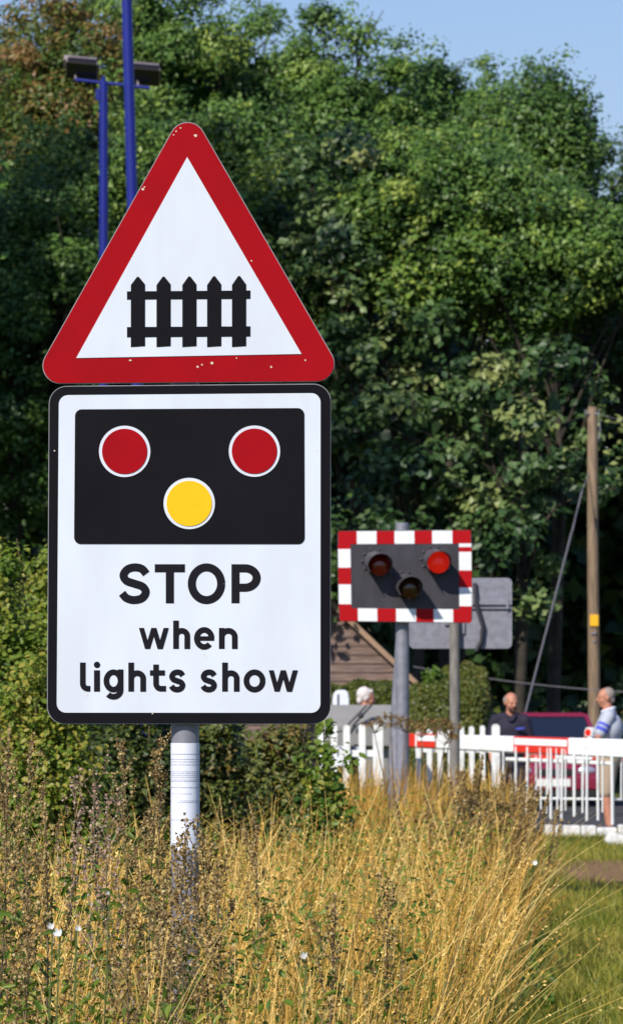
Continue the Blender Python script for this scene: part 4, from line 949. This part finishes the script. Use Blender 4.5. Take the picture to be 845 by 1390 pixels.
def man_white():
    Yw = 61.6; g = P(497, 0, Yw); g.z = 0; H = lambda x, y, z: Vector((g.x+x, Yw+y, z))
    root = thing('person', g, 'white haired person whose head shows above the grey barrier housing', 'person')
    hc = H(.0, 0, 1.62); b = MB(g); w, rt = head(b, hc, (.95, .12, -.15))
    limb(b, [H(-.03, .0, 1.38), hc+Vector((-.02, 0, -.07))], [.062, .056]); b.ball(H(-.03, .0, 1.20), (.125, .18, .20), 12); b.ball(H(-.03, .0, 1.0), (.13, .16, .2), 12); b.ball(H(-.03, .0, .88), (.13, .16, .13), 12)
    for s in (-1, 1):
        limb(b, [H(-.03, s*.17, 1.36), H(-.02, s*.23, 1.08), H(.10, s*.20, .88)], [.062, .046, .030]); hand(b, H(.10, s*.20, .88), (.4, -.1*s, -1), (0, s, 0), s)
        limb(b, [H(-.03, s*.09, .86), H(.0, s*.11, .48), H(-.04, s*.12, .09)], [.085, .058, .040]); b.ball(H(.03, s*.12, .045), (.12, .045, .04), 8)
    remeshed(b, 'body', M['skin'], root); eyes(w, rt, root, M['dark'])
    b = MB(g); b.ball(H(-.03, .0, 1.22), (.15, .21, .20), 12); b.ball(H(-.03, .0, 1.0), (.155, .185, .20), 12)
    for s in (-1, 1): limb(b, [H(-.03, s*.16, 1.36), H(-.02, s*.225, 1.13)], [.08, .068])
    limb(b, [H(-.03, -.14, 1.36), H(-.03, .14, 1.36)], [.078, .078]); remeshed(b, 'shirt', M['shirt_grey'], root, .011)
    b = MB(g); b.ball(H(-.03, 0, .86), (.15, .175, .13), 12)
    for s in (-1, 1): limb(b, [H(-.03, s*.09, .84), H(.0, s*.112, .48), H(-.04, s*.12, .13)], [.10, .075, .058])
    remeshed(b, 'trousers', M['jeans'], root, .012)
    b = MB(g); b.ball(w(0, -.035, .040), (.088, .092, .092), 12, rot=rt)
    for s in (-1, 1): b.ball(w(s*.060, -.01, .0), (.026, .036, .050), 8, rot=rt)
    b.ball(w(0, -.075, -.035), (.062, .040, .055), 8, rot=rt); b.ball(w(0, .035, .085), (.06, .04, .028), 8, rot=rt); remeshed(b, 'hair', M['hair_white'], root, .008)
man_white()

# ------------------------------------------------------------------ grass and weeds
def edge(Y): return .0375*Y+.05*np.sin(Y*1.7)-.36*np.clip((24-Y)/12, 0, 1)
def field(n, Ya, Yb, left=.075):
    Y = rng.uniform(Ya, Yb, n)**1; u = rng.random(n); x0 = -left*Y-.5; x1 = edge(Y)
    return np.stack([x0+(x1-x0)*u, Y, np.full(n, -.03)], 1)
def keep_post(Bs): return Bs[(np.abs(Bs[:, 0]-base.x) > .05) | (np.abs(Bs[:, 1]-YS) > .06)]
def stalks(n, Ya, Yb, hm, tint, tv, wd, leanx=.1):
    Bs = keep_post(field(n, Ya, Yb)); n = len(Bs)
    patch = .5+.5*np.sin(Bs[:, 0]*2.3+1.0+.6*np.sin(Bs[:, 1]*.9))*np.cos(Bs[:, 1]*.55)
    h = hm*(.40+.60*rng.random(n)**.8)*(.82+.18*patch); ln = rng.normal(size=(n, 2))*.13+np.array([leanx, 0])
    tall = rng.random(n) < .14; ln[tall] *= 1.8; h[tall] *= 1.1
    tt = tint+tv*rng.normal(size=n)+.34*(patch-.5)-.20*(Ya > 20); tt[tall] += .25
    R1, cx = ribbons(Bs, ln, h, wd*(.7+.6*rng.random(n)), rng.uniform(-.9, .9, n), tt, [1, .9, .8, .65, .45, .25])
    return R1, cx, h, tt
parts_ = []
for n, Ya, Yb, hm, wd in ((3400, 9.5, 15, 1.12, .0040), (5200, 15, 24, 1.20, .0052), (6000, 24, 36, 1.10, .0070)):
    R1, cx, h, tt = stalks(n, Ya, Yb, hm, .50, .26, wd); parts_.append(R1)
    # seed heads: little husks along the upper quarter
    sel = rng.random(len(h)) < .55; c = cx[sel]; m_ = 12; nn = len(c)
    t = rng.random((nn, m_))*.9; a = c[:, 4][:, None, :]; b_ = c[:, 5][:, None, :]; q = a+(b_-a)*t[..., None]*1.02
    q = q+rng.normal(size=q.shape)*np.array([.006, .006, .004]); q = q.reshape(-1, 3); hs = .009 if Yb < 20 else .013
    Nn = unit(rng.normal(size=q.shape)+np.array([0, -1, 0])); V, Fc, T_ = leaves(q, Nn, hs*(.6+.8*rng.random(len(q))), np.repeat(tt[sel]+.08, m_)+.1*rng.normal(size=len(q)), .45, shape='tri')
    parts_.append((V, np.concatenate([Fc, Fc[:, 2:3]], 1), T_))
# triangles as degenerate quads are not allowed: keep husks apart
quads = join([p for p in parts_[0::2]]); tris = join([(p[0], p[1][:, :3], p[2]) for p in parts_[1::2]])
tag(npmesh('dry_grass', *quads, M['dry']), 'tall golden dry grass stalks filling the verge', 'grass', kind='stuff')
tag(npmesh('grass_husks', *tris, M['dry']), 'pale seed heads at the tops of the dry grass', 'grass', kind='stuff')
k = 1500; Bs = keep_post(field(k, 9.5, 34)); k = len(Bs); sc_ = Bs[:, 1]/13.4
R1, cx = ribbons(Bs, rng.normal(size=(k, 2))*.45, .55+.75*rng.random(k), .0042*sc_**.6*(.7+.6*rng.random(k)), rng.uniform(-.6, .6, k), .85+.15*rng.normal(size=k), [1, .95, .9, .8, .65, .4, .2], bend=2.2)
tag(npmesh('bent_straw', *R1, M['dry']), 'long bleached straws bending out of the dry grass', 'grass', kind='stuff')
# green blades lower down
pr = []
for n, Ya, Yb, hm, wd in ((6000, 9.5, 15, .66, .007), (8000, 15, 24, .66, .009), (8000, 24, 37, .66, .011)):
    Bs = keep_post(field(n, Ya, Yb)); n = len(Bs); R1, cx = ribbons(Bs, rng.normal(size=(n, 2))*.16, hm*(.3+1.0*rng.random(n)**1.3), wd*(.6+.8*rng.random(n)), rng.uniform(-1.2, 1.2, n), .6+.24*rng.normal(size=n), [.8, 1, .8, .5, .1]); pr.append(R1)
tag(npmesh('green_grass', *join(pr), M['green_blade']), 'green grass blades at the foot of the dry grass', 'grass', kind='stuff')
# leafy weeds between the stalks
k = 70000; Bs = field(k, 9.5, 36); pt_ = np.sin(Bs[:, 0]*3.1+2)*np.sin(Bs[:, 1]*1.3+1); Bs = Bs[(pt_+.5*rng.normal(size=k)) > -.05]; k = len(Bs)
Bs[:, 2] = .05+rng.random(k)**1.1*.92
V, Fc, T_ = leaves(Bs, unit(rng.normal(size=(k, 3))*.7+np.array([0, -.5, .8])), .026*(.5+rng.random(k)), .45+.22*rng.normal(size=k), .42)
tag(npmesh('weeds', V, Fc, T_, M['leaf_shrub']), 'low green leafy weeds among the dry grass', 'weeds', kind='stuff')
# short turf on the right
k = 42000; Y = rng.uniform(22, 61, k); X = edge(Y)-.1+rng.random(k)**1.3*(.03*Y+.9+.36*np.clip((24-Y)/12, 0, 1)); Bs = np.stack([X, Y, np.full(k, -.02)], 1)
soil = np.minimum(((X-2.75)/.55)**2+((Y-47.5)/3.2)**2, ((X-2.15)/.2)**2+((Y-54)/2.5)**2); Bs = Bs[(soil > 1.0+.4*rng.normal(size=k))]; k = len(Bs)
R1, cx = ribbons(Bs, rng.normal(size=(k, 2))*.035, .045+.07*rng.random(k), .009*(.6+.8*rng.random(k)), rng.uniform(-1.3, 1.3, k),   .74+.22*rng.normal(size=k)+.2*np.sin(Bs[:, 0]*4)*np.sin(Bs[:, 1]*.8), [1, .8, .1])
tag(npmesh('short_grass', *R1, M['green_blade']), 'short green turf beside the tall grass at lower right', 'grass', kind='stuff')
k = 9000; Y = rng.uniform(26, 60, k); X = edge(Y)-.15+rng.random(k)**2*.35
C = np.stack([X, Y, rng.random(k)*.22*(Y < 60)], 1); V, Fc, T_ = leaves(C, unit(rng.normal(size=(k, 3))*.6+np.array([0, -.4, .9])), .04*(.5+rng.random(k)), .38+.2*rng.normal(size=k), .6)
tag(npmesh('verge_weeds', V, Fc, T_, M['leaf_shrub']), 'green weeds spilling out along the edge of the tall grass', 'weeds', kind='stuff')
# middle distance rough growth in front of the fences
k = 12000; Y = rng.uniform(35, 55, k); X = -1.2+rng.random(k)*(edge(Y)+1.25); Bs = np.stack([X, Y, np.full(k, -.02)], 1)
R1, cx = ribbons(Bs, rng.normal(size=(k, 2))*.12+np.array([.05, 0]), (.35+.60*rng.random(k))*np.where(Y < 42, 1.25, .9), .012*(.6+.8*rng.random(k)), rng.uniform(-1, 1, k), .35+.22*rng.normal(size=k), [1, .9, .7, .4, .2])
tag(npmesh('rough_grass', *R1, M['dry']), 'brownish rough grass before the picket fences', 'grass', kind='stuff')
k = 14000; Y = rng.uniform(33, 56, k); X = -1.3+rng.random(k)*(edge(Y)+1.3); C = np.stack([X, Y, rng.random(k)*.75], 1)
V, Fc, T_ = leaves(C, unit(rng.normal(size=(k, 3))*.6+np.array([0, -.5, .8])), .055*(.5+rng.random(k)), .3+.25*rng.normal(size=k), .55)
tag(npmesh('nettles', V, Fc, T_, M['leaf_shrub']), 'green nettles and undergrowth before the picket fences', 'weeds', kind='stuff')

def mugwort(px, py, Y, label, seed, green=.25, spread=.06, group='mugwort plants among the dry grass', cat='weed', name='mugwort_plant', mbud='bud', dens=1.0, lean=0, bl=.0088):
    r_ = np.random.default_rng(seed); random.seed(seed)
    x = (px-422.5)*Y/F; h = EYE-(py-HY)*Y/F; root = thing(name, (x, Y, 0), label, cat, group); b = MB((x, Y, 0)); pts = []; lv = []
    top = Vector((x+lean, Y, h)); bs = Vector((x-lean*.5, Y, -.03)); f = lambda t: bs.lerp(top, t)+Vector((math.sin(t*5+seed)*.012, 0, 0))
    b.tube([f(i/8) for i in range(9)], [.0042-.003*i/8 for i in range(9)], 6)
    nb = int(h*22)
    for i in range(nb):
        t = .32+.66*i/nb; a = random.uniform(0, 6.28); ln = spread*(1.5-1.1*t)*random.uniform(.8, 1.8)*1.5; p0 = f(t)
        p1 = p0+Vector((math.cos(a)*ln*.55, math.sin(a)*ln*.55, ln*1.3)); pm = p0.lerp(p1, .5)+Vector((math.cos(a), math.sin(a), -.3))*ln*.12
        b.tube([p0, pm, p1], [.0015, .0012, .0008], 4, caps=False)
        m_ = int(44*dens*ln/.15)+8
        for k in range(m_):
            s_ = random.random()**.8; q = (pm.lerp(p1, (s_-.35)/.65) if s_ > .35 else p0.lerp(pm, s_/.35)); pts.append(tuple(q+Vector(r_.normal(size=3))*.0055))
        if t < .8:
            for k in range(5): lv.append(tuple(p0.lerp(p1, random.random()*.6)+Vector(r_.normal(size=3))*.02))
    for k in range(int(110*dens)): pts.append(tuple(f(.78+.22*random.random())+Vector(r_.normal(size=3))*.006))
    for k in range(40): q = f(random.uniform(.1, .6)); lv.append(tuple(q+Vector(r_.normal(size=3))*.035))
    b.build('stem', M['stem'], root)
    P_ = np.array(pts); n = len(P_); V, Fc, T_ = leaves(P_, unit(r_.normal(size=(n, 3))+np.array([0, -.6, .2])), bl*(.6+.8*r_.random(n)), .5+.25*r_.normal(size=n), .9, fold=.5, shape='tri')
    npmesh('flower_heads', V, Fc, T_, M[mbud], root, loc=(x, Y, 0)).location = (0, 0, 0)
    P_ = np.array(lv); n = len(P_); V, Fc, T_ = leaves(P_, unit(r_.normal(size=(n, 3))*.8+np.array([0, -.4, .6])), .032*(.5+.9*r_.random(n)), green+.2*r_.normal(size=n), .35)
    npmesh('leaves', V, Fc, T_, M['leaf_shrub'], root, loc=(x, Y, 0)).location = (0, 0, 0)
MW = [(262, 1108, 12.9, 'brown mugwort rising in front of the right side of the white notice', 9), (241, 1150, 12.6, 'short mugwort crossing the foot of the white notice', 24), (252, 1178, 12.2, 'greenish mugwort before the grey lower part of the post', 25), (276, 1135, 12.8, 'mugwort leaning just right of the post', 11), (236, 1232, 11.5, 'lowest small mugwort in front of the post', 26),
      (14, 992, 12.6, 'tallest brown budded mugwort at the left edge below the bramble', 1), (36, 1012, 13.2, 'brown mugwort just right of the tallest one at the left edge', 2), (2, 1040, 12.0, 'mugwort cut by the left edge of the picture', 3),
      (58, 1100, 12.2, 'shorter mugwort standing right of the pair at the left edge', 4), (172, 1003, 16.5, 'thin mugwort spire left of the post, under the plate', 6),
      (221, 996, 14.6, 'tall mugwort spire touching the left side of the wrapped post', 7), (207, 1090, 13.9, 'green leaved mugwort low against the left of the post', 8), (246, 1132, 12.4, 'short mugwort before the foot of the notice', 10), (300, 1165, 12.2, 'dark mugwort clump right of the post base', 12), (228, 1190, 11.6, 'lowest mugwort in front of the post', 13),
      (30, 1160, 11.4, 'mugwort at the lower left corner', 16), (345, 1110, 15.5, 'brown mugwort a little right of the post in the golden grass', 17),
      (180, 1215, 10.8, 'small mugwort at the bottom left of the post', 19), (450, 1215, 11.2, 'pale mugwort in the bottom middle of the grass', 21), (520, 1190, 13.5, 'mugwort in the grass below the signal', 22)]
for px, py, Y, lab, sd in MW: mugwort(px, py, Y, lab, sd, green=.45 if sd in (8, 16, 21, 25) else .25, dens=1.1)
for px, py, Y, lab, sd in ((132, 1042, 15.0, 'pink fluffy willowherb gone to seed left of the post', 31), (150, 1085, 14.4, 'lower pink willowherb with fluffy seed beside the taller one', 32), (102, 1062, 15.4, 'leftmost pink tinged willowherb under the plate corner', 33)):
    mugwort(px, py, Y, lab, sd, group='willowherb gone to seed', name='willowherb', mbud='fluff', spread=.07, dens=.5, bl=.009)
for px, py, Y, lab, sd in ((668, 1150, 30, 'scrubby dock at the right end of the tall grass', 41), (690, 1095, 31.5, 'bushy brown weed reaching over the barrier skirt', 42), (640, 1075, 33, 'brown seeded dock before the picket fence', 43), (610, 1130, 29, 'brown dock within the right golden clump', 44), (715, 1135, 32.5, 'outermost low brown weed at the edge of the turf', 45)):
    mugwort(px, py, Y, lab, sd, group='seeded docks at the edge of the grass', name='dock_plant', spread=.2, dens=1.6, bl=.016, green=.5)

def umbel(px, Y, heads, label, seed):
    random.seed(seed); r_ = np.random.default_rng(seed); x = (px-422.5)*Y/F; root = thing('hogweed', (x, Y, 0), label, 'weed', 'dead hogweed stalks before the fence'); bs = Vector((x, Y, -.02)); b = MB((x, Y, 0)); P_ = []
    fork = Vector((x-.02, Y, .75)); b.tube([bs, fork], [.012, .008], 6)
    for hx, hy in heads:
        e = P(hx, hy, Y)+Vector((0, random.uniform(-.1, .1), -.05)); b.tube([fork, fork.lerp(e, .5)+Vector((0, 0, -.03)), e], [.006, .005, .003], 5, caps=False)
        for k in range(16):
            a = random.uniform(0, 6.28); r = random.uniform(.03, .11); t = e+Vector((math.cos(a)*r, math.sin(a)*r, .09-r*.35)); b.tube([e, t], [.0018, .0012], 4, caps=False)
            for q in range(14): P_.append(tuple(t+Vector(r_.normal(size=3))*.011))
    b.build('stem', M['stem'], root); P_ = np.array(P_); n = len(P_)
    V, Fc, T_ = leaves(P_, unit(r_.normal(size=(n, 3))), .014*(.5+r_.random(n)), .25+.2*r_.normal(size=n), .8, shape='tri'); npmesh('seed_heads', V, Fc, T_, M['bud'], root, loc=(x, Y, 0)).location = (0, 0, 0)
umbel(541, 35, [(530, 977), (508, 986), (551, 985)], 'dead hogweed with brown umbels in front of the signal post', 1)
umbel(588, 36, [(592, 982), (612, 990), (572, 992), (603, 1002)], 'dead hogweed with dark umbels right of the signal post', 2)
umbel(655, 31, [(650, 1082), (630, 1092), (672, 1099)], 'shorter dead hogweed near the end pickets', 3)
# bindweed flowers
def flower(px, py, Y, label, r=.016):
    c = P(px, py, Y); g = Vector((c.x, Y, 0)); root = thing('bindweed', g, label, 'flower', 'white bindweed flowers in the grass'); b = MB(g)
    f = Vector((random.uniform(-.3, .3), -1, .7)).normalized(); u, w = perp(f); n = 15
    vs = [c-f*.02]+[c+(u*math.cos(6.283*i/n)+w*math.sin(6.283*i/n))*r*random.uniform(.9, 1.08) for i in range(n)]
    for i in range(1, n+1):
        if i % 3 == 0: vs[i] = vs[0].lerp(vs[i], .72)
    b.add(vs, [(0, 1+i, 1+(i+1) % n) for i in range(n)]); b.build('petals', M['white_paint'], root)
    b = MB(g); b.tube([Vector((c.x+.03, Y+.03, 0)), Vector((c.x-.02, Y+.03, c.z*.5)), c-f*.02], .002, 5, caps=False); b.build('stem', M['stem_green'], root)
random.seed(8)
for px, py, Y, r, l in ((69, 1257, 10.5, .008, 'white bindweed bloom, upper left of the trio at the lower left'), (78, 1266, 10.4, .010, 'white bindweed bloom, lowest of the trio at the lower left'), (106, 1260, 10.6, .007, 'white bindweed bloom, right one of the trio at the lower left'), (146, 1212, 11.5, .005, 'small white bloom left of the post base'), (412, 1297, 10.2, .008, 'white bloom at the bottom centre of the grass'), (725, 1171, 31, .02, 'whitish bloom at the right edge of the tall grass')):
    flower(px, py, Y, l, r)
